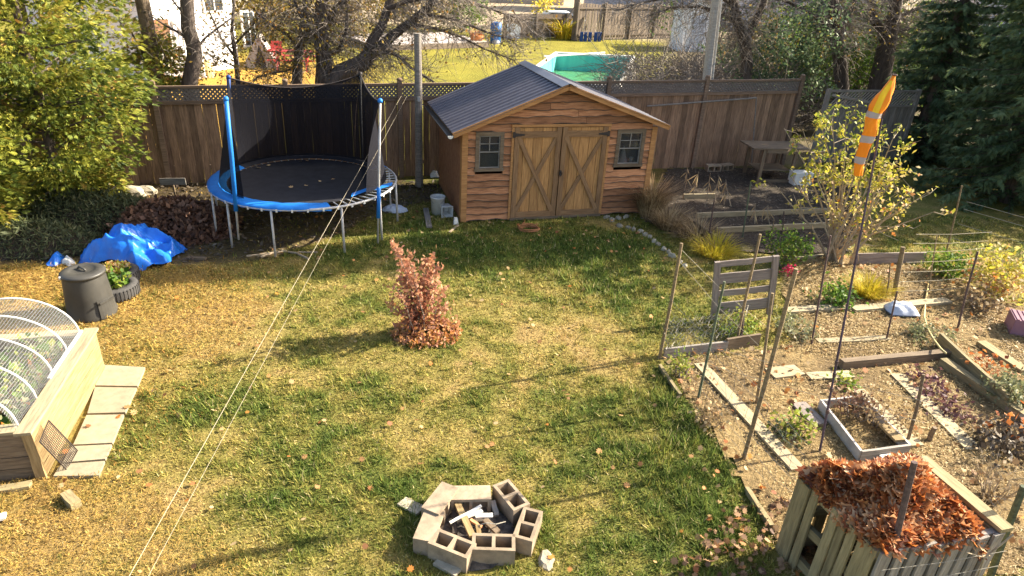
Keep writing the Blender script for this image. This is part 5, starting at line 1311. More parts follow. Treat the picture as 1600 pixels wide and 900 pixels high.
# things between trampoline and shed
bk = G(684, 333)
t = thing('bucket', 'white plastic bucket standing by the shed side', 'bucket', bk)
MB().lathe([(.13, 0), (.145, .34), (.158, .345), (.158, .37), (.143, .375), (.135, .34), (.12, .02), (.001, .02)], 24, capb=True).build('bucket_body', MT['plastic'], t, smooth=True, local=True)
MB().tube([(.155*math.cos(a), .155*math.sin(a)-.02*math.sin(a), .33-.10*math.sin(a)**2) for a in np.linspace(pi, 2*pi, 12)], .004, 5).build('bail_handle', MT['wire'], t, local=True)
bk = G(690, 334)
t = thing('bucket', 'white square bucket lying tipped on its side by the shed', 'bucket', bk+Vector((.09, -.05, 0)), R_(-70))
M4 = Matrix.Translation((0, 0, .115)) @ Matrix.Rotation(pi/2, 4, 'Y') @ Matrix.Rotation(pi/4, 4, 'Z')
MB().lathe([(.12, -.14), (.155, .13), (.17, .135), (.17, .15), (.15, .15), (.11, -.12), (.001, -.12)], 4, capb=True).build('bucket_body', MT['plastic'], t, M4=M4, local=True)
stick('grey_plank', 'short grey plank lying by the white bucket', 'plank', (665, 326), (671, 355), .11, .035, 'grey', .04, .03)
stick('thin_lath', 'thin pale lath in the grass at the left corner of shed', 'lath', (702, 363), (716, 352), .04, .02, 'paletwig', .02, .02)
t = thing('white_bag', 'crumpled pale bag on grass under the trampoline right leg', 'bag', G(618, 330)); mb = MB(); mb.lathe([(.001, .10), (.10, .11), (.17, .06), (.20, .0)], 12)
rr = random.Random(3)
for v in mb.v: v.x *= 1.4; v.y *= .8; v += Vector((rr.uniform(-.025, .025), rr.uniform(-.025, .025), rr.uniform(0, .025)))
mb.build('bag_body', MT['sack'], t, smooth=False, local=True)
t = thing('rag', 'small white rag by the fence near the shed back corner', 'rag', G(680, 276)); mb = MB(); mb.lathe([(.001, .12), (.05, .12), (.10, .05), (.12, .0)], 9)
for v in mb.v: v += Vector((rr.uniform(-.03, .03), rr.uniform(-.03, .03), rr.uniform(0, .03)))
mb.build('rag_body', MT['paper'], t, local=True)
t = thing('small_box', 'small pinkish carton standing at the left corner of shed', 'carton', G(712, 350), .4); MB().prism([(-.05, -.03, 0), (.05, -.03, 0), (.04, 0, .12), (-.02, 0, .13)], (0, .06, 0)).build('carton_body', MT['paper'], t, local=True)
hc = G(826, 360)
t = thing('garden_hose', 'coiled orange-brown hose on the shaded grass before the shed doors', 'hose', hc); mb = MB()
pts = [Vector(((.16+.035*math.sin(k*.9)+.012*(k/16))*math.cos(k*.42), (.16+.03*math.cos(k*.7))*math.sin(k*.42), .02+.0009*k)) for k in range(66)]
mb.tube(pts, .011, 6); mb.tube([pts[-1], pts[-1]+Vector((.05, .2, -.03)), Vector((-.1, .45, .02)), Vector((-.06, .75, .03))], .011, 6); mb.build('hose_coil', MT['hose'], t, smooth=True, local=True)
# edging stones curving from the shed to the garden
est = [(948, 341), (956, 345), (966, 342), (978, 340), (968, 354), (982, 357), (990, 360), (1001, 363), (1008, 368), (1015, 372), (1022, 378), (1028, 383), (1037, 391), (1044, 395), (1050, 401), (1062, 411), (1070, 417)]
for i, (px, py) in enumerate(est):
    c = G(px, py); t = thing('edging_stone', ('small pale rounded stone, one of the row edging the lawn from shed to garden'), 'stone', c, i*1.3, 'row of edging stones from shed to garden')
    rr = random.Random(i*5); mb = MB(); mb.lathe([(.001, .10), (.05, .095), (.085, .06), (.095, .0)], 9); sx, sy = rr.uniform(.45, .95), rr.uniform(.4, .7)
    for v in mb.v: v.x = v.x*sx+rr.uniform(-.01, .01); v.y = v.y*sy+rr.uniform(-.01, .01); v.z *= rr.uniform(.5, .8)
    mb.build('stone_body', MT['stone'], t, local=True)
# ------------------------------------------------------------------ vegetable garden: stakes, wires, boards
def stakeobj(lab, b, tpx, r, mat, name='garden_stake', round_=True, group='stakes of the vegetable garden', lean=0.0):
    g0 = G(*b); tp = V(tpx[0], tpx[1], g0+Vector((0, lean, 0))); t = thing(name, lab, 'stake', g0, 0, group); e = tp-g0
    rr = random.Random(int(b[0])); mid = e*.5+Vector((rr.uniform(-.012, .012), rr.uniform(-.012, .012), 0))
    MB().tube([(0, 0, -.05), mid, e], [r*1.05, r, r*.9], 7).build('shaft', MT[mat], t, local=True)
    return g0, tp
SK = {}
for key, lab, b, tp, r, mat in (
    ('a', 'tall brown stake at the lawn corner of the garden net', (1030, 560), (1065, 380), .023, 'stake'),
    ('b', 'green thin stake in front of the grey pallet', (1090, 626), (1132, 440), .016, 'greenstake'),
    ('c', 'long dark leaning stake between mulch path and pallet', (1161, 719), (1244, 420), .023, 'stake'),
    ('d', 'shorter stake crossing the long leaning stake', (1182, 632), (1207, 458), .019, 'stake'),
    ('e', 'stake rising through the pallet slats', (1150, 538), (1188, 366), .020, 'stake'),
    ('f', 'short rusty stake standing before the pallet', (1158, 534), (1161, 478), .018, 'darkstake'),
    ('g', 'dark thin stake left of the yellow plant', (1268, 540), (1298, 368), .014, 'darkstake'),
    ('h', 'dark stake piercing past the white sack', (1385, 533), (1402, 455), .013, 'darkstake'),
    ('i', 'thick tan round post behind the yellow plant', (1397, 464), (1411, 386), .040, 'stake'),
    ('j', 'thin light stake right of the thick tan post', (1452, 455), (1464, 368), .011, 'stake'),
    ('k', 'dark stake before the yellow-leaved bush', (1497, 514), (1528, 393), .016, 'darkstake'),
    ('l', 'grey stake with pale tip at the far wire fence', (1476, 405), (1503, 290), .016, 'stake'),
    ('m', 'thick short stake beside the white cold frame', (1418, 692), (1443, 585), .019, 'oldwood'),
    ('n', 'short leaning stump stake right of the cold frame', (1452, 690), (1461, 668), .03, 'oldwood'),
    ('o', 'green stake in the dark soil bed', (1160, 372), (1173, 285), .016, 'greenstake'),
    ('p', 'dark stake at the left of the soil bed boards', (1106, 378), (1116, 312), .016, 'darkstake'),
    ('q', 'stake behind the green flowering plant', (1219, 398), (1225, 330), .014, 'darkstake'),
    ('r', 'thin stake among the dark soil boards right end', (1206, 372), (1209, 345), .012, 'stake'),
    ('s', 'tan stake in the leaf litter right of the yellow plant', (1384, 470), (1391, 410), .012, 'stake')):
    SK[key] = stakeobj(lab, b, tp, r, mat)
# purple pole with the orange wind sock
g0 = G(1281, 708); tp = V(1378, 186, g0)
wp = thing('windsock_pole', 'long thin dark purple pole carrying the orange windsock', 'pole', g0)
MB().tube([(0, 0, -.05), (tp-g0)*.5, tp-g0], [.0135, .012, .009], 8).build('shaft', MT['purplepole'], wp, local=True)
for k in (.22, .27, .31, .145): MB().tube([(tp-g0)*k, (tp-g0)*(k+.012)], .02, 8).build('knot', MT['darkstake'], wp, local=True)
ws = thing('windsock', 'orange and yellow windsock with grey reflective bands hanging from a pole', 'windsock', tp)
yy = tp.y
sp = [((1398, 117), .012), ((1394, 126), .030), ((1388, 138), .052), ((1380, 152), .074), ((1371, 168), .080), ((1366, 180), .070), ((1362, 192), .068), ((1358, 207), .068), ((1353, 222), .062), ((1347, 243), .054), ((1343, 258), .050), ((1340, 274), .043)]
SP = [(onY(x, y, yy)-tp, r) for (x, y), r in sp]
def sockpart(i0, i1, nm, mat, grow=0.0, f0=0.0, f1=1.0):
    """length of the sock between path positions"""
    mb = MB(); n = 18; K = max(2, int((i1-i0)*4)); rr = random.Random(3)
    for k in range(K+1):
        s = i0+(i1-i0)*k/K; j = min(int(s), len(SP)-2); f = s-j; c = SP[j][0].lerp(SP[j+1][0], f); r = (SP[j][1]*(1-f)+SP[j+1][1]*f)*.86+grow
        ax = (SP[j+1][0]-SP[j][0]).normalized(); u_ = ax.cross(Vector((0, 1, 0))).normalized(); v_ = u_.cross(ax)
        for q in range(n+1):
            a = 2*pi*(f0+(f1-f0)*q/n); rf = r*(1+.16*math.sin(a*3+s*1.3)+.08*math.sin(a*5-s*2))
            mb.v.append(c+u_*math.cos(a)*rf+v_*math.sin(a)*rf*.8)
    for k in range(K):
        for q in range(n): b_ = k*(n+1)+q; mb.f.append((b_, b_+1, b_+n+2, b_+n+1))
    mb.build(nm, MT[mat], ws, smooth=True, local=True)
sockpart(0, 11, 'sock', 'orange'); sockpart(4.6, 5.3, 'reflective_band', 'band', .003); sockpart(7.3, 8.0, 'reflective_band', 'band', .003); sockpart(9.1, 9.8, 'reflective_band', 'band', .003)
sockpart(1.0, 4.6, 'yellow_panel', 'yellow', .004, .60, .74); sockpart(5.4, 7.2, 'yellow_panel', 'yellow', .003, .9, 1.08); sockpart(8.0, 9.1, 'yellow_panel', 'yellow', .003, .92, 1.02)
MB().tube([SP[0][0]+Vector((.02*math.cos(a), .02*math.sin(a), .0)) for a in np.linspace(0, 2*pi, 10, endpoint=False)], .006, 5, closed=True).build('hoop', MT['darkstake'], ws, local=True)
MB().tube([Vector((0, 0, 0)), SP[2][0]*.5+Vector((.03, 0, 0)), SP[0][0]], .005, 5).build('arm', MT['darkstake'], ws, local=True)
# netting fences
def wirenet(name, lab, pts, h0, h1, dx, dz, r, mat='wire', diag=False, cat='wire fence'):
    o = Vector(pts[0]); o.z = 0; t = thing(name, lab, cat, o); mb = MB(); rr = random.Random(len(lab))
    for a, b in zip(pts, pts[1:]):
        a = Vector(a)-o; b = Vector(b)-o; L = (b-a).length; n = max(1, int(L/dx)); m_ = max(1, int((h1-h0)/dz))
        nodes = [[a.lerp(b, i/n)+Vector((rr.gauss(0, .012), rr.gauss(0, .025), h0+(h1-h0)*j/m_+rr.gauss(0, .008)-.05*math.sin(pi*i/n)*(j/m_))) for j in range(m_+1)] for i in range(n+1)]
        for i in range(n+1):
            for j in range(m_+1):
                if i < n and (not diag): mb.tube([nodes[i][j], nodes[i+1][j]], r, 3, cap=False)
                if j < m_ and not diag: mb.tube([nodes[i][j], nodes[i][j+1]], r, 3, cap=False)
                if diag and i < n and j < m_:
                    mb.tube([nodes[i][j], nodes[i+1][j+1]], r, 3, cap=False); mb.tube([nodes[i+1][j], nodes[i][j+1]], r, 3, cap=False)
    mb.build('mesh_wires', MT[mat], t, local=True); return t
A_, B_, C_ = SK['a'][0], SK['b'][0], SK['c'][0]
wirenet('chicken_wire', 'fine chicken wire sagging between the lawn corner stake and the pallet', [A_, SK['f'][0]], .06, .62, .055, .05, .0023, diag=True)
wirenet('chicken_wire', 'coarse wire netting along the lawn side of the garden path', [A_, B_, C_], .05, .95, .15, .15, .002)
wirenet('chicken_wire', 'coarse wire netting from the long leaning stake towards the leaf bin', [C_, G(1232, 800)], .05, .9, .15, .15, .002)
def wires(lab, p, q, hs_, r, mat='wire'):
    o = Vector(p); o.z = 0; t = thing('strand_fence', lab, 'wire fence', o); rr = random.Random(3)
    for h in hs_:
        a = Vector((p[0], p[1], h))-o; b = Vector((q[0], q[1], h+rr.uniform(-.02, .02)))-o
        MB().tube([a, a.lerp(b, .5)-Vector((0, 0, .02)), b], r, 5).build('strand', MT[mat], t, local=True)
    return t
qa = G(1395, 470); qb = G(1510, 462)
wires('pale wire strands stretched right of the thick tan post', qa, qb, (.18, .36, .54, .72, .90, 1.06, 1.22), .0038, 'rope')
wires('thin wires running from the grey pale-tipped stake out of the picture', SK['l'][0], G(1680, 470), (.45, .75, 1.05, 1.2), .005, 'wire')
t = thing('guy_wire', 'two thin slack wires slanting from the lawn corner stake down to pallet foot', 'wire', A_)
for h0_, q_ in ((1.66, G(1200, 512, .15)), (1.5, G(1186, 540, .2))): MB().tube([Vector((.02, 0, h0_)), (q_-A_+Vector((0, 0, h0_)))*.5-Vector((0, 0, .05)), q_-A_], .0024, 5).build('strand', MT['wire'], t, local=True)
wires('wires strung low in front of the cold frame', B_, G(1420, 720), (.55, .8), .0022, 'wire')
a = SK['c'][0]
# pallet standing on end
pa, pb = G(1110, 500), G(1204, 500); pta = V(1110, 408, pa); ptb = V(1211, 404, pb)
pl = thing('pallet', 'grey wooden pallet standing upright as a garden gate', 'pallet', pa, math.atan2(pb.y-pa.y, pb.x-pa.x)); W_ = (pb-pa).xy.length; H_ = (pta.z+ptb.z)/2
for x in (.045, W_-.045): board('post', (x, 0, 0), (x, 0, H_), .09, .05, MT['violet'], pl, up=(0, 1, 0), local=True)
for z, hh in ((H_-.05, .09), (H_-.30, .17), (H_-.55, .10), (H_-.80, .17)): board('slat', (.092, .012, z), (W_-.092, .012, z), hh, .022, MT['violet'], pl, up=(0, 1, 0), local=True)
pl.matrix_basis = pl.matrix_basis @ Matrix.Rotation(R_(-7), 4, 'Y')
board('back_slat', (.09, .05, .12), (W_-.09, .05, .12), .10, .02, MT['oldwood'], pl, up=(0, 1, 0), local=True)
# boards, planks and timbers
def plank(name, lab, a, b, w, t_, mat, z=None, up=(0, 0, 1), cat='board', group=None):
    z = t_/2+.026 if z is None else z
    p, q = G(*a), G(*b); r = thing(name, lab, cat, p, 0, group); d = q-p
    board('timber', Vector((0, 0, z)), d+Vector((0, 0, z)), w, t_, MT[mat], r, up=up, local=True); return r
gb = 'boards laid and edged in the vegetable garden'
plank('edging_board', 'grey edging board at the near lawn end of the garden net', (1036, 560), (1134, 548), .035, .16, 'grey', .08, group=gb)
plank('edging_board', 'darker edging board behind the grey one under the rusty stake', (1132, 548), (1184, 540), .04, .20, 'oldwood', .10, group=gb)
plank('path_plank', 'long pale plank path running between lawn stakes and mulch', (1092, 572), (1245, 738), .17, .03, 'palewood', group=gb)
plank('path_plank', 'short pale square plank left of the windsock pole', (1202, 588), (1248, 582), .24, .03, 'palewood', group=gb)
plank('path_plank', 'half buried pale plank right of the short square one', (1262, 591), (1330, 588), .16, .02, 'palewood', group=gb)
plank('bed_timber', 'reddish-brown timber lying across behind the cold frame', (1312, 577), (1484, 560), .10, .12, 'oldwood', group=gb)
plank('bed_timber', 'long mossy timber beam from cross timber to the right edge', (1470, 572), (1622, 676), .13, .11, 'olive', group=gb)
plank('bed_timber', 'dark standing board edging behind the long mossy beam', (1462, 542), (1565, 640), .05, .24, 'olive', .12, group=gb)
plank('path_plank', 'faded plank half sunk in mulch in the middle of the bed', (1400, 588), (1520, 706), .20, .02, 'palewood', group=gb)
plank('path_plank', 'plank running along the right of the cold frame', (1340, 614), (1432, 702), .16, .035, 'palewood', group=gb)
plank('path_plank', 'pale plank under the white sack', (1330, 487), (1480, 474), .17, .05, 'palewood', group=gb)
plank('path_plank', 'pale plank left of the one under the sack', (1226, 489), (1326, 483), .17, .04, 'palewood', group=gb)
plank('path_plank', 'thin half buried plank behind the cross timber', (1276, 536), (1386, 531), .12, .02, 'palewood', group=gb)
plank('edging_board', 'pale thin board in the leaf litter behind the pallet', (1240, 408), (1300, 402), .05, .06, 'palewood', group=gb)
plank('edging_board', 'purplish board standing on edge under the fruit tree', (1332, 414), (1442, 412), .03, .24, 'violet', .12, group=gb)
plank('bed_timber', 'mossy timber behind the plum tub', (1530, 540), (1600, 586), .16, .06, 'olive', group=gb)
plank('edging_board', 'half buried board at the lawn edge of the garden, nearest the corner stake', (1030, 575), (1062, 622), .04, .07, 'olive', .03, group=gb)
plank('edging_board', 'rotten board at the lawn edge nearest the leaf bin', (1166, 768), (1204, 828), .05, .07, 'olive', .03, group=gb)
gs = 'pale boards edging the dark soil beds'
plank('bed_board', 'shortest and farthest pale board of the dark soil beds', (1067, 312), (1116, 311), .05, .13, 'palewood', .07, group=gs)
plank('bed_board', 'middle pale board of the dark soil beds', (1087, 342), (1290, 334), .06, .13, 'palewood', .07, group=gs)
plank('bed_board', 'nearest pale board of the dark soil beds', (1118, 366), (1300, 357), .06, .14, 'palewood', .075, group=gs)
plank('bed_board', 'dark weathered plank at the left end of the dark soil beds', (1062, 340), (1120, 380), .06, .14, 'oldwood', .07, group=gs)
# cold frame: white frame box lying on soil
q = [G(1278, 640), G(1340, 632), G(1416, 712), G(1340, 722)]
c = q[0]; cf = thing('cold_frame', 'long white painted box frame bed on the mulch', 'cold frame', c)
def wallb(a, b, h, t_, mat): board('frame_board', Vector((a-c).xy.to_3d())+Vector((0, 0, h/2+.01)), Vector((b-c).xy.to_3d())+Vector((0, 0, h/2+.01)), t_, h, MT[mat], cf, local=True)
wallb(q[0], q[3], .15, .03, 'frame'); wallb(q[0], q[1], .13, .028, 'frame'); wallb(q[1], q[2], .15, .028, 'frame'); wallb(q[3], q[2], .15, .03, 'grey')
plank('glass_lid_board', 'purplish grey board lying left of the cold frame', (1246, 634), (1280, 668), .20, .03, 'violet')
plank('loose_board', 'tan board laid over the right side of the cold frame', (1374, 680), (1400, 706), .13, .03, 'tan', .16)
plank('white_block', 'white foam block in front of the cold frame end', (1374, 724), (1392, 720), .07, .06, 'paper', .06)
bush('dried grey herb clump inside the cold frame', (G(1372, 668).x, G(1372, 668).y, .02), .28, .30, 420, 'straw', .05, 231, 'plant', None, 9, 'herb_clump')
bush('reddish-brown dried herb inside the cold frame back corner', (G(1330, 652).x, G(1330, 652).y, .02), .16, .26, 240, 'brown', .05, 232, 'plant', None, 7, 'herb_clump')
# sack, plum tub, hose
def pillow(name, lab, cat, c, L, W, H, rot, mat, seed):
    t = thing(name, lab, cat, c, rot); mb = MB(); n, m_ = 18, 12; rr = random.Random(seed)
    for side in (1, -1):
        b_ = len(mb.v)
        for i in range(n+1):
            for j in range(m_+1):
                a, b = i/n*2-1, j/m_*2-1; h = H*(1-a**4)*(1-b**4); w_ = .018*math.sin(a*7+b*5+seed)+.014*math.sin(b*13-a*4)
                z = (h*.8+w_*h/H+.03) if side > 0 else .015
                mb.v.append(Vector((a*L/2*(1-.08*b*b), b*W/2*(1-.1*a*a), z)))
        for i in range(n):
            for j in range(m_): q_ = b_+i*(m_+1)+j; f = (q_, q_+m_+1, q_+m_+2, q_+1); mb.f.append(f if side > 0 else f[::-1])
    mb.build('sack_body', MT[mat], t, smooth=True, local=True)
pillow('white_sack', 'full white plastic sack lying on a plank in the garden', 'sack', G(1406, 490)+Vector((0, 0, .03)), .50, .36, .15, R_(4), 'sack', 2)
tb = thing('plum_tub', 'plum-coloured ribbed plastic tub at the right picture edge', 'tub', G(1596, 520), R_(-22))
mb = MB(); mb.box((0.1, 0, .14), (.62, .42, .28)); mb.build('tub_body', MT['plum'], tb, local=True)
for i in range(9): MB().box((-.17+i*.07, 0, .285), (.035, .40, .014)).build('lid_rib', MT['plum'], tb, local=True)
h0 = G(1446, 470); t = thing('garden_hose', 'thin pale yellow hose snaking down beside the mossy beam', 'hose', h0)
MB().tube([G(x, y, .05+z)-h0 for x, y, z in ((1452, 440, 0), (1446, 470, 0), (1444, 495, .03), (1450, 515, .06), (1460, 532, .12), (1470, 545, .20), (1478, 552, .2))], .014, 6).build('hose_run', MT['palehose'], t, smooth=True, local=True)
# garden plants
def plant(lab, px, py, R, H, n, mat, sz, seed, stems=9, stemmat='twig', rm=.5):
    p = G(px, py); return bush(lab, (p.x, p.y, 0), R*.72, H*.8, n, mat, sz, seed, 'plant', None, stems, 'garden_plant', stemmat=stemmat, rmean=rm)
plant('bushy green plant with a pink flower behind the pallet', 1224, 418, .35, .62, 900, 'green', .07, 241, 14, rm=.6)
fl_ = G(1231, 432); t = thing('pink_flower', 'bright pink bloom low on the green plant behind the pallet', 'flower', (fl_.x, fl_.y, .06))
n = 60; g = np.random.default_rng(3); P = g.normal(0, .05, (n, 3))+np.array((0, 0, .07)); P[:, 2] = np.abs(P[:, 2])
props(ob('petals', npmesh('petals', leafquads(P, rdir(n, g), rdir(n, g), .05, .022), 4, rnd=g.random(n)), LF['pink'], t, None, True), kind='stuff')
tuft('bright yellow feathery plant in the leaf litter behind the sack', G(1354, 462), 900, .42, .42, 'yellow', 251, 'garden_plant', 'plant', .004)
plant('dark green low plant left of the windsock pole by the plank', 1302, 478, .22, .30, 420, 'green', .08, 242, 8, rm=.3)
plant('yellow-leaved bush by the dark stake at right edge', 1548, 462, .62, .75, 1100, 'apple', .085, 243, 16, rm=.62)
plant('rusty orange twiggy bush under the yellow-leaved bush', 1528, 486, .36, .36, 260, 'straw', .07, 244, 12)
plant('green plant behind the wire strands', 1478, 432, .34, .42, 700, 'green', .075, 245, 9, rm=.45)
plant('purple-leaved low plant by the cross timber', 1438, 602, .22, .10, 150, 'purple', .07, 246, 9)
plant('second purple-leaved plant along the sunken plank', 1462, 628, .2, .09, 110, 'purple', .07, 247, 8)
plant('dark purplish litter plant further down the sunken plank', 1490, 652, .2, .08, 100, 'purple', .07, 248, 8)
plant('red and orange leafed low plant behind the mossy beam', 1535, 588, .34, .12, 200, 'rust', .075, 249, 9, rm=.3)
plant('grey-green mounded herb at right edge behind the mossy beam', 1575, 628, .40, .28, 1100, 'grey', .06, 250, 12, rm=.4)
plant('green-yellow herb strip behind the cross timber', 1450, 530, .45, .14, 600, 'grey', .05, 252, 12, rm=.4)
plant('small lime green seedling near the windsock pole', 1322, 602, .12, .10, 120, 'green', .06, 253, 6, rm=.8)
plant('fresh green sprout beside the purplish grey board', 1240, 676, .16, .18, 160, 'green', .07, 254, 7, rm=.75)
plant('dark sprawling plant left of the fresh sprout', 1224, 690, .15, .10, 130, 'brush', .06, 255, 6)
plant('yellow-green weed by the edging board near the corner stake', 1063, 588, .10, .30, 160, 'green', .06, 256, 6, rm=.85)
plant('dry yellowish weed beside the path plank', 1110, 665, .16, .26, 200, 'straw', .06, 257, 7)
plant('dark tangle of dead plants at the lower right of the garden', 1572, 702, .42, .22, 420, 'darkmulch', .08, 258, 14)
plant('red leafed sprig in the dark tangle at right edge', 1582, 686, .16, .2, 60, 'rust', .10, 259, 5, rm=.5)
plant('dry upright stems behind the leaf bin right side', 1545, 782, .35, .55, 120, 'straw', .06, 260, 16, stemmat='paletwig')
plant('low green weeds along the pallet foot', 1150, 520, .4, .18, 500, 'green', .06, 261, 10, rm=.8)
plant('green weeds right of the pallet foot', 1240, 520, .4, .14, 420, 'grey', .06, 262, 10)
# dead corn-like stalks in the dark soil bed
def stalk(lab, b, tpx, seed):
    g0 = G(*b); tp = V(*tpx, g0); t = thing('dry_stalk', lab, 'dead stalk', g0, 0, 'dead pale stalks in the soil bed'); e = tp-g0; rr = random.Random(seed)
    MB().tube([(0, 0, 0), e*.5+Vector((rr.gauss(0, .02), 0, 0)), e], [.011, .009, .004], 5).build('stem', MT['paletwig'], t, local=True)
    n = 7; P = np.array([tuple(e*rr.uniform(.45, 1)) for _ in range(n)]); g = np.random.default_rng(seed)
    D = nrm(np.c_[g.normal(0, .6, n), g.normal(0, .4, n), -np.ones(n)])
    props(ob('dry_leaves', npmesh('dry_leaves', leafquads(P, D, rdir(n, g), g.uniform(.15, .35, n), .014), 4, rnd=.5+.5*g.random(n)), LF['straw'], t, None, True), kind='stuff')
for i, (b, tp_) in enumerate((((1101, 326), (1110, 270)), ((1117, 315), (1124, 275)), ((1082, 312), (1092, 268)), ((1131, 322), (1133, 284)), ((1143, 325), (1134, 280)), ((1069, 300), (1074, 262)), ((1179, 352), (1180, 318)), ((1191, 348), (1195, 325)), ((1203, 352), (1200, 320)), ((1253, 345), (1252, 318)))):
    stalk('pale dead stalk with drooping leaves, standing in the dark soil bed', b, tp_, 500+i)
# rough workbench and blocks by the fence end
b0, b1 = G(1184, 285), G(1228, 283); ob_ = thing('potting_bench', 'rough grey wooden potting bench at the fence end', 'bench', b0, YAW+R_(-8)); Wd = (b1-b0).xy.length; hb = V(1190, 232, b0).z
for x, y in ((0, 0), (Wd, 0), (0, .8), (Wd, .8)): board('leg', (x, y, 0), (x, y, hb-.02), .08, .06, MT['oldwood'], ob_, up=(0, 1, 0), local=True)
for z in (.05, hb-.05): board('rail', (.04, -.04, z), (Wd-.04, -.04, z), .09, .03, MT['oldwood'], ob_, up=(0, 1, 0), local=True)
for k in range(4): board('top_board', (-.35, .02+k*.2, hb+.015), (Wd+.35, .02+k*.2, hb+.015), .19, .035, MT['oldwood'], ob_, local=True)
board('shelf_board', (0, .4, .3), (Wd, .4, .3), .6, .03, MT['oldwood'], ob_, local=True)
p_, q_ = G(1176, 245, .95), G(1252, 222, 1.0)
t = thing('crate_box', 'pale carton on the ground behind the potting bench', 'carton', G(1248, 288), .2); MB().prism([(-.25, -.15, 0), (.25, -.15, 0), (.25, .15, 0), (-.25, .15, 0)], (0, 0, .32)).box((0, 0, .33), (.52, .32, .02)).build('carton_body', MT['paper'], t, local=True)
for px, py, rz__, lab in ((1133, 267, .2, 'pale concrete block lying by the fence among dead stalks'), (1113, 268, -.1, 'darker concrete block left of the pale one by the fence')):
    t = thing('concrete_block', lab, 'block', G(px, py), YAW+rz__); ob('block_body', BLK, None, t, Matrix.Translation((0, .095, .095)) @ Matrix.Rotation(pi/2, 4, 'X'), True)
pf0, pf1 = onF(1011, 166, -.14), onF(1182, 153, -.14)
t = thing('hanging_rod', 'long pale pole fixed level along the fence right of the shed', 'rod', pf0); dd_ = pf1-pf0
MB().tube([(0, 0, 0), dd_], .022, 8).build('rod', MT['grey'], t, local=True); MB().tube([dd_, onF(1174, 258, -.14)-pf0], .016, 6).build('rod_support', MT['grey'], t, local=True)
# ------------------------------------------------------------------ leaf bin built of pallet slats
zb = .92
A0 = G(1247, 741, zb); B0_ = G(1374, 862, zb); C0 = G(1572, 832, zb)
for p in (A0, B0_, C0): p.z = 0
D0 = A0+(C0-B0_)*1.05
lb = thing('leaf_bin', 'open compost bin of mossy pallet slats in the lower right corner', 'compost bin', B0_)
def slatwall(a, b, widths, mat, inn, missing=(), h=zb, th=.022):
    a = a-B0_; b = b-B0_; L = (b-a).length; u_ = (b-a).normalized(); tot = sum(widths); x = 0
    for i, w_ in enumerate(widths):
        ww_ = w_/tot*L
        if i not in missing:
            p = a+u_*(x+ww_/2); board('slat', p, p+Vector((0, 0, h+random.uniform(-.02, .01))), ww_*.86, th, MT[mat], lb, up=inn, local=True)
        x += ww_
    for z in (.10, h*.52, h-.06):
        board('rail', a+inn*.045+Vector((0, 0, z)), b+inn*.045+Vector((0, 0, z)), .09, .05, MT[mat], lb, up=inn, local=True)
inL = (D0-A0); inL = Vector((inL.x, inL.y, 0)).normalized(); inF = (A0-B0_).normalized()
slatwall(A0, B0_, [1.7, .9, 1.2, 1.0, .8, .9, 1.9], 'olive', inL, missing=(2,))
slatwall(B0_, C0, [1.2, .95, 1, 1, 1, 1, 1, 1, 1.1], 'grey', inF)
slatwall(C0, D0, [1]*8, 'olive', -inL); slatwall(D0, A0, [1]*8, 'olive', -inF)
for p in (A0, B0_, C0, D0):
    q_ = p-B0_; ctr = (A0+C0)/2-B0_; q_ = q_+(ctr-q_).normalized()*.10
    board('corner_post', q_, q_+Vector((0, 0, zb-.03)), .09, .09, MT['olive'], lb, up=inL, local=True)
board('top_board', C0-B0_+Vector((0, 0, zb+.02)), D0-B0_+inL*.02+Vector((0, 0, zb+.02)), .13, .04, MT['olive'], lb, local=True)
lv = thing('leaf_pile', 'heaped rust-orange oak leaves filling the slatted bin', 'leaf pile', (A0+C0)/2)
cc = (A0+C0)/2; UA, UB = (C0-B0_), (A0-B0_)
def lsurf(a, b):
    p = B0_+UA*a+UB*b-cc; e = min(a, 1-a, b, 1-b); return Vector((p.x, p.y, zb-.10+.42*min(1, e*2.3)**.6*(.80+.30*math.sin(a*8+1)*math.cos(b*7)+.25*(b-.5))-.30*max(0, a-.72)/.28))
mb = MB(); n = 26
for i in range(n+1):
    for j in range(n+1): mb.v.append(lsurf(.03+.94*i/n, .03+.94*j/n)-Vector((0, 0, .05)))
for i in range(n):
    for j in range(n): q_ = i*(n+1)+j; mb.f.append((q_, q_+n+1, q_+n+2, q_+1))
mb.build('pile_core', MT['soil'], lv, smooth=True, local=True)
g = np.random.default_rng(17); n = 4200
P = np.array([tuple(lsurf(.02+.88*g.random(), .02+.96*g.random())+Vector((0, 0, g.uniform(-.02, .06)))) for _ in range(n)])
RNG = np.random.default_rng(18)
props(ob('pile_leaves', npmesh('pile_leaves', lobed(P, RNG.uniform(.06, .19, n), None, .8), 16, rnd=np.clip(fbm(P[:, 0], P[:, 1], .25, 4)+RNG.normal(0, .25, n), 0, 1)), LF['rust'], lv, None, True), kind='stuff')
leaf_litter('bin_leaf_litter', 260, (1.0, 3.2, 3.6, 5.6), GP((1150, 800), (1235, 780), (1330, 905), (1020, 905)), .045, .085, 'deadleaf', .04, flat=.7)
stakeobj('thick brown stick standing in front of the leaf bin', (1368, 985), (1429, 722), .026, 'darkstake', 'bin_stick', lean=-.0)
stakeobj('green post at the right corner of the leaf bin', (1540, 925), (1600, 760), .03, 'greenstake', 'bin_stick')
wires('thin wires stretched in front of the leaf bin slats', B0_-inF*.06, C0-inF*.06, (.35, .6, .78), .0024, 'wire')
t = thing('vine', 'pale dry vine hanging over the leaf bin slats', 'vine', C0-inF*.05)
o_ = C0-inF*.06; mb = MB(); uu = (B0_-C0).normalized()
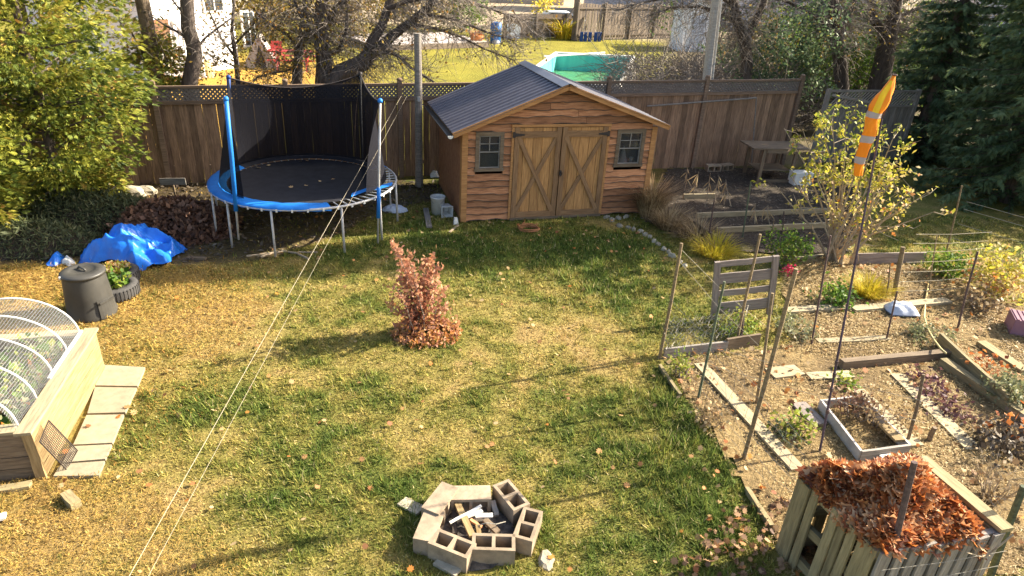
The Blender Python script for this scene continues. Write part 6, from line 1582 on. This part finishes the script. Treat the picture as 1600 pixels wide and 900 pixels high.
mb.tube([Vector((0, 0, .95)), uu*.18+Vector((0, 0, .72)), uu*.15+Vector((0, 0, .5)), uu*.28+Vector((0, 0, .25)), uu*.3+Vector((0, 0, .02))], .008, 5); mb.tube([uu*.18+Vector((0, 0, .72)), uu*.4+Vector((0, 0, .82))], .005, 4); mb.build('stem', MT['paletwig'], t, local=True)
# ------------------------------------------------------------------ beyond the fence: the neighbour's yard
# soft-sided pool: walls flare outward at the foot
PH = 1.15
rimc = [G(868, 84, PH), G(990, 90, PH), G(966, 138, PH), G(812, 124, PH)]
pool = thing('swimming_pool', 'above-ground pool with turquoise inside, green water and pale flared outer wall', 'pool', (rimc[0].x, rimc[0].y, 0))
o_ = Vector((rimc[0].x, rimc[0].y, 0)); pc_ = sum(rimc, Vector())/4
for i in range(4):
    a, b = rimc[i], rimc[(i+1) % 4]
    fa, fb = a+(a-pc_)*.16, b+(b-pc_)*.16; fa.z = fb.z = 0
    mb = MB(); k = int((b-a).length/.16)
    for q in range(k+1):
        u_ = q/k; n_ = (a.lerp(b, u_)-pc_); n_.z = 0; n_.normalize(); e = n_*(.035 if q % 2 else 0)
        mb.v += [fa.lerp(fb, u_)+e-o_, a.lerp(b, u_)+e-o_]
    for q in range(k): mb.f.append((2*q, 2*q+2, 2*q+3, 2*q+1))
    mb.build('pool_wall', MT['poolwall'], pool, local=True)
    ia, ib = a+(pc_-a)*.05, b+(pc_-b)*.05; la, lb_ = a+(pc_-a)*.02, b+(pc_-b)*.02; la.z = lb_.z = .05; ia.z = ib.z = PH-.02
    mb = MB(); mb.poly([la-o_, lb_-o_, ib-o_, ia-o_]); mb.poly([ia-o_, ib-o_, ib-o_+Vector((0, 0, .012)), ia-o_+Vector((0, 0, .012))]); mb.build('liner', MT['poolin'], pool, local=True)
    MB().tube([a-o_, b-o_], .09, 8).build('pool_rim', MT['poolwall'], pool, local=True)
mb = MB(); mb.poly([Vector((p.x, p.y, .50))+(pc_-p)*.03-o_-Vector((0, 0, (pc_-p).z*.03)) for p in rimc]); mb.build('pool_water', MT['poolwater'], pool, local=True)
stick('white_pipe', 'white pole lying across the far rim of the pool', 'pole', (850, 88), (945, 82), .06, .06, 'paper', 1.24, 1.24)
# far boundary: low broken fence, gate post, taller fence
def farfence(lab, a, b, h, wv, gap, seed, mat='farfence', name='board_fence'):
    p, q_ = G(*a), G(*b); t = thing(name, lab, 'fence', p, math.atan2((q_-p).y, (q_-p).x)); L = (q_-p).length; s = 0; rr = random.Random(seed)
    while s < L-wv:
        board('fence_board', (s+wv/2, 0, .05), (s+wv/2, 0, h+rr.uniform(-.06, .06)), wv, .03, MT[mat], t, up=(0, 1, 0), local=True); s += wv+gap*rr.uniform(.5, 1.5)
    for z in (.35, h-.25): MB().beam((0, -.05, z), (L, -.05, z), .05, .10).build('rail', MT[mat], t, local=True)
    for i in range(int(L/2.5)+1): MB().box((min(i*2.5, L-.08), -.09, h/2+.05), (.13, .13, h+.1)).build('fence_post', MT[mat], t, local=True)
    return t
farfence('taller weathered far fence right of the gate post', (898, 64), (1112, 58), 2.3, .22, .05, 91)
farfence('low brown far fence with boards leaning on it', (786, 60), (893, 59), 1.5, .75, .02, 92)
for i, (a, b, z0_, z1_) in enumerate((((790, 50), (833, 60), 1.5, .05), ((800, 34), (822, 58), 1.7, .1), ((866, 58), (893, 28), .1, 2.0))):
    p, q_ = G(*a), G(*b); q_ = G(b[0], 60); p = G(a[0], 60); p.z = z0_; q_.z = z1_; p.y -= .25; q_.y -= .25
    t = thing('leaning_board', ('board slanting down over the left end of low far fence', 'second slanting board leaning on low far fence', 'brace board slanting up to the far gate post')[i], 'board', (p.x, p.y, 0)); board('plank', Vector((0, 0, p.z)), q_-p+Vector((0, 0, p.z)), .14, .05, MT['farfence'], t, local=True)
t = thing('gate_post', 'stout grey post where the two far fences meet', 'post', G(896, 62)); board('post_shaft', (0, -.2, 0), (0, -.2, 2.6), .35, .35, MT['farfence'], t, up=(0, 1, 0), local=True)
t = thing('corn_sheaf', 'sheaf of straw-yellow stalks against the far fence', 'straw', G(882, 60)); o = None
tuft('sheaf of straw-yellow stalks leaning at the far gate post', G(880, 60)+Vector((0, -.3, 0)), 260, 1.7, 1.1, 'yellow', 255, 'straw_sheaf', 'straw', .03)
bpy.data.objects.remove(t)
for i, px in enumerate((908, 914, 921, 930, 936)):
    t = thing('leaning_tool', ('long-handled tool, leaning on the far fence right of the gate post'), 'garden tool', G(px, 65), 0, 'tools leaning on the far fence'); MB().tube([(0, 0, 0), (.1, .45, 1.5+.2*(i % 3))], .03, 6).build('handle', MT['palewood'], t, local=True); MB().box((0, 0, .3), (.22, .12, .6)).build('tool_head', MT['darkblue'], t, local=True)
plank('blue_sheet', 'pale blue board leaning at the foot of far fence', (791, 60), (812, 60), .1, .9, 'sack', .45)
# parked car behind the low fence
cg = G(858, 40); cr_ = thing('parked_car', 'white car parked beyond the low far fence', 'car', (2.2, 52.5, 0), R_(8))
mb = MB(); prof = [(-2.1, .35), (-2.1, .85), (-1.5, 1.0), (-.8, 1.45), (.7, 1.47), (1.4, 1.05), (2.1, .9), (2.15, .35)]
n0 = len(prof); mb.prism([(x, -.85, z) for x, z in prof], (0, 1.7, 0)); mb.build('body', MT['car'], cr_, local=True)
MB().prism([(-1.25, -.865, 1.05), (-.72, -.865, 1.38), (.62, -.865, 1.39), (1.15, -.865, 1.08)], (0, 1.73, 0)).build('side_windows', MT['carglass'], cr_, local=True)
for sx in (-1.3, 1.35):
    for sy in (-.8, .8): w_ = MB().tube([(sx, sy-.1, .33), (sx, sy+.1, .33)], .33, 18).build('wheel', MT['rubber'], cr_, local=True)
# barrel, pot, deck, picnic table, tent
br = thing('blue_barrel', 'upright blue plastic barrel beside the deck', 'barrel', G(774, 67)); MB().lathe([(.30, 0), (.34, .05), (.34, .4), (.355, .42), (.34, .45), (.34, .8), (.355, .82), (.34, .85), (.33, 1.15), (.28, 1.2), (.001, 1.2)], 24).build('barrel_body', MT['barrel'], br, smooth=True, local=True); MB().lathe([(.001, .22), (.2, .2), (.24, 0)], 14, (.05, -.4, 0)).build('spilled_base', MT['sack'], br, local=True)
pt = thing('terracotta_pot', 'orange terracotta pot with dry plant on the deck end', 'pot', G(745, 72)); MB().lathe([(.28, 0), (.40, .5), (.42, .62), (.36, .62), (.3, .45), (.001, .45)], 20, capb=True).build('pot_body', MT['terracotta'], pt, smooth=True, local=True)
tuft('dry rusty plant in the orange terracotta pot', G(745, 72)+Vector((0, 0, .5)), 90, .6, .6, 'rust', 256, 'pot_plant', 'plant', .03)
d0, d1 = G(585, 80), G(764, 74); dk = thing('wood_deck', 'low pale wooden deck beyond the trees', 'deck', d0, math.atan2((d1-d0).y, (d1-d0).x)); Ld = (d1-d0).length
for k in range(16): board('deck_board', (0, .15+k*.3, .30), (Ld, .15+k*.3, .30), .28, .04, MT['deck'], dk, local=True, worn=0)
MB().box((Ld/2, .0, .14), (Ld, .05, .27)).build('deck_skirt', MT['farfence'], dk, local=True)
pc = G(458, 108); pn = thing('picnic_table', 'red painted picnic table on the neighbour lawn', 'picnic table', pc, R_(15))
for k in range(4): board('top_board', (-.95, -.28+k*.19, .75), (.95, -.28+k*.19, .75), .17, .04, MT['red'], pn, local=True)
for s in (-1, 1):
    board('seat_board', (-.95, s*.72, .45), (.95, s*.72, .45), .26, .04, MT['red'], pn, local=True)
    for x in (-.6, .6): board('leg', (x, s*.65, 0), (x, s*.22, .73), .09, .04, MT['red'], pn, local=True)
for x in (-.64, .64): board('cross_rail', (x, -.8, .41), (x, .8, .41), .09, .04, MT['red'], pn, up=(1, 0, 0), local=True)
for px, py, lab in ((436, 100, 'red garden chair left of the picnic table'),):
    ch = thing('garden_chair', lab, 'chair', G(px, py), .5); board('seat', (-.25, 0, .42), (.25, 0, .42), .45, .04, MT['red'], ch, local=True); board('backrest', (-.25, .22, .7), (.25, .22, .7), .5, .03, MT['red'], ch, up=(0, 1, 0), local=True)
    for x in (-.22, .22):
        for y_ in (-.2, .2): board('leg', (x, y_, 0), (x, y_, .4), .05, .05, MT['red'], ch, up=(0, 1, 0), local=True)
tn = thing('canvas_tent', 'small grey ridge tent or tarp shelter at the leaf-strewn lawn edge', 'tent', G(408, 106), .3); mb = MB(); mb.prism([(-.75, 0, 0), (.75, 0, 0), (.05, 0, 1.25), (-.05, 0, 1.25)], (0, 1.6, 0)); mb.build('tent_cloth', MT['tent'], tn, local=True); MB().prism([(-.25, -.01, 0), (.25, -.01, 0), (.0, -.01, .95)], (0, -.01, 0)).build('tent_opening', MT['iron'], tn, local=True)
t = thing('plant_bag', 'yellow bag slumped at the white house corner', 'bag', G(325, 120)); mb = MB(); mb.lathe([(.3, 0), (.28, .3), (.12, .62), (.001, .66)], 12); mb.build('bag_body', MT['palehose'], t, local=True)
# houses
def house(name, lab, c, rot, W, D, H, rh, wall, roof, wins=(), door=None):
    t = thing(name, lab, 'house', c, rot)
    MB().prism([(-W/2, 0, 0), (W/2, 0, 0), (W/2, D, 0), (-W/2, D, 0)], (0, 0, H)).build('wall', MT[wall], t, local=True)
    MB().prism([(-W/2-.3, -.35, H), (-W/2-.3, D+.35, H), (-W/2-.3, D/2, H+rh)], (W+.6, 0, 0)).build('roof', MT[roof], t, local=True)
    for x, z, w_, h_ in wins:
        f = MB().box((x, -.03, z), (w_+.16, .08, h_+.16)).build('window', MT['white'], t, local=True)
        MB().box((x, -.06, z), (w_, .04, h_)).build('pane', MT['carglass'], f, local=True)
        MB().box((x, -.085, z), (.05, .02, h_)).build('muntin', MT['white'], f, local=True)
    if door:
        x, w_, h_, m_ = door; f = MB().box((x, -.03, h_/2), (w_, .08, h_)).build('door', MT[m_], t, local=True); MB().box((x+w_*.35, -.09, h_*.48), (.06, .05, .06)).build('handle', MT['steel'], f, local=True)
    return t
# white house at upper left: its long wall faces right towards the sun
pc0 = G(398, 108); wdir = (G(362, 110)-G(240, 130)); 
wh = house('white_house', 'white sided neighbour house with brown door and stair at upper left', G(300, 119)+Vector((0, .6, 0)), math.atan2(wdir.y, wdir.x), wdir.length+.6, 6, 5.2, 2.2, 'housewhite', 'shingle', [(1.2, 2.9, .9, 1.2), (3.0, 1.5, .6, 1.3)], (-1.6, .95, 2.1, 'doorbrown'))
st = thing('porch_stair', 'white railed porch stair against the white house wall', 'stair', G(262, 124), math.atan2(wdir.y, wdir.x))
for k in range(6): MB().box((k*.0, .15+k*.22-1.1, .1+k*.2), (1.3, .26, .05)).build('tread', MT['deck'], st, local=True)
for s in (-.7, .7):
    MB().beam((s, -1.2, 1.0), (s, .3, 2.2), .07, .07).build('handrail', MT['white'], st, local=True); MB().beam((s, -1.2, .1), (s, .3, 1.2), .07, .1).build('stringer', MT['white'], st, local=True)
    for k in range(8): MB().box((s, -1.15+k*.2, .62+k*.155), (.045, .045, .95)).build('baluster', MT['white'], st, local=True)
house('brown_house', 'brown-walled house part with white eave far upper left', G(186, 96)+Vector((-1.5, 1.5, 0)), R_(12), 6, 6, 2.9, 2.6, 'shingle', 'shingle')
MBq = house('far_house', 'beige house far beyond the low fence', (-4, 84, 0), R_(4), 16, 9, 5, 3, 'housebeige', 'greyroof', [(-5, 2.5, 1.2, 1.3), (0, 2.5, 1.6, 1.3), (5, 2.5, 1.2, 1.3)])
house('far_house', 'pale grey house far behind the bare trees at upper right', (24, 66, 0), R_(-6), 18, 9, 6, 3.5, 'houselilac', 'greyroof', [(-6, 3.8, 1.3, 1.4), (-1, 3.8, 1.3, 1.4), (5, 3.8, 1.3, 1.4), (-6, 1.4, 1.3, 1.2), (4, 1.4, 1.6, 1.2)])
house('far_house', 'pale grey house behind the far fence tools', (12.5, 74, 0), R_(3), 12, 8, 5, 3, 'houselilac', 'shingle', [(-3, 2.4, 1.2, 1.3), (2, 2.4, 1.2, 1.3)])
house('far_house', 'grey house far behind the spruces', (48, 62, 0), R_(-15), 18, 9, 6, 3.5, 'houselilac', 'greyroof', [(-6, 3.8, 1.3, 1.4), (0, 3.8, 1.3, 1.4)])
house('far_house', 'beige house far behind the slim dark trees', (-26, 70, 0), R_(12), 16, 9, 5.5, 3, 'housebeige', 'shingle', [(-4, 2.6, 1.3, 1.4), (3, 2.6, 1.3, 1.4)])
wbx = G(1092, 118); t = thing('white_shed', 'white garden shed glimpsed between brush and the utility pole', 'shed', (G(1085, 100).x+1.2, G(1085, 100).y+6, 0), .1); MB().prism([(-1, 0, 0), (1, 0, 0), (1, 0, 2.6), (0, 0, 3.3), (-1, 0, 2.6)], (0, 2, 0)).build('wall', MT['housewhite'], t, local=True)
for s in (-1, 1): MB().beam((s*1.1, 1, 2.55), (0, 1, 3.36), 2.3, .06).build('roof', MT['greyroof'], t, local=True)
MB().box((0.1, -.03, 1.1), (.9, .05, 2.0)).build('door', MT['sack'], t, local=True)
t = thing('white_chair', 'white plastic chair seat by the brush behind the fence', 'chair', (onF(1098, 110, 4.5).x, onF(1098, 110, 4.5).y, 0)); MB().box((0, 0, .45), (.45, .45, .04)).build('seat', MT['plastic'], t, local=True); MB().box((0, .22, .7), (.45, .04, .5)).build('backrest', MT['plastic'], t, local=True)
for x in (-.2, .2):
    for y_ in (-.2, .2): MB().box((x, y_, .215), (.04, .04, .43)).build('leg', MT['plastic'], t, local=True)
# shrubs and trees in the middle distance
random.seed(42)
for i, (px, py, off, R, H, n, mt_, lab) in enumerate([(430, 70, 22, 1.8, 2.6, 1500, 'olive', 'orange-olive shrub behind the red picnic table'), (560, 60, 26, 2.2, 3.0, 1700, 'olive', 'tan shrub mass behind the deck left end'),
    (640, 55, 30, 2.2, 2.6, 1600, 'olive', 'yellowish shrub behind the middle of the deck'), (720, 50, 32, 1.8, 2.4, 1300, 'green', 'green shrub behind the deck right end'), (845, 20, 37, 1.0, 3.2, 700, 'yellow', 'small yellow tree beyond the low far fence'), (500, 45, 34, 2.5, 4.0, 1800, 'olive', 'tall tan shrub behind the double trunk')]):
    c = onF(px, py+30, off); bush(lab, (c.x, c.y, 0), R, H, n, mt_, .26, 600+i, stems=10)
# clean up bookkeeping
for o in list(COL.objects):
    if o.type == 'EMPTY' and not o.children: bpy.data.objects.remove(o)
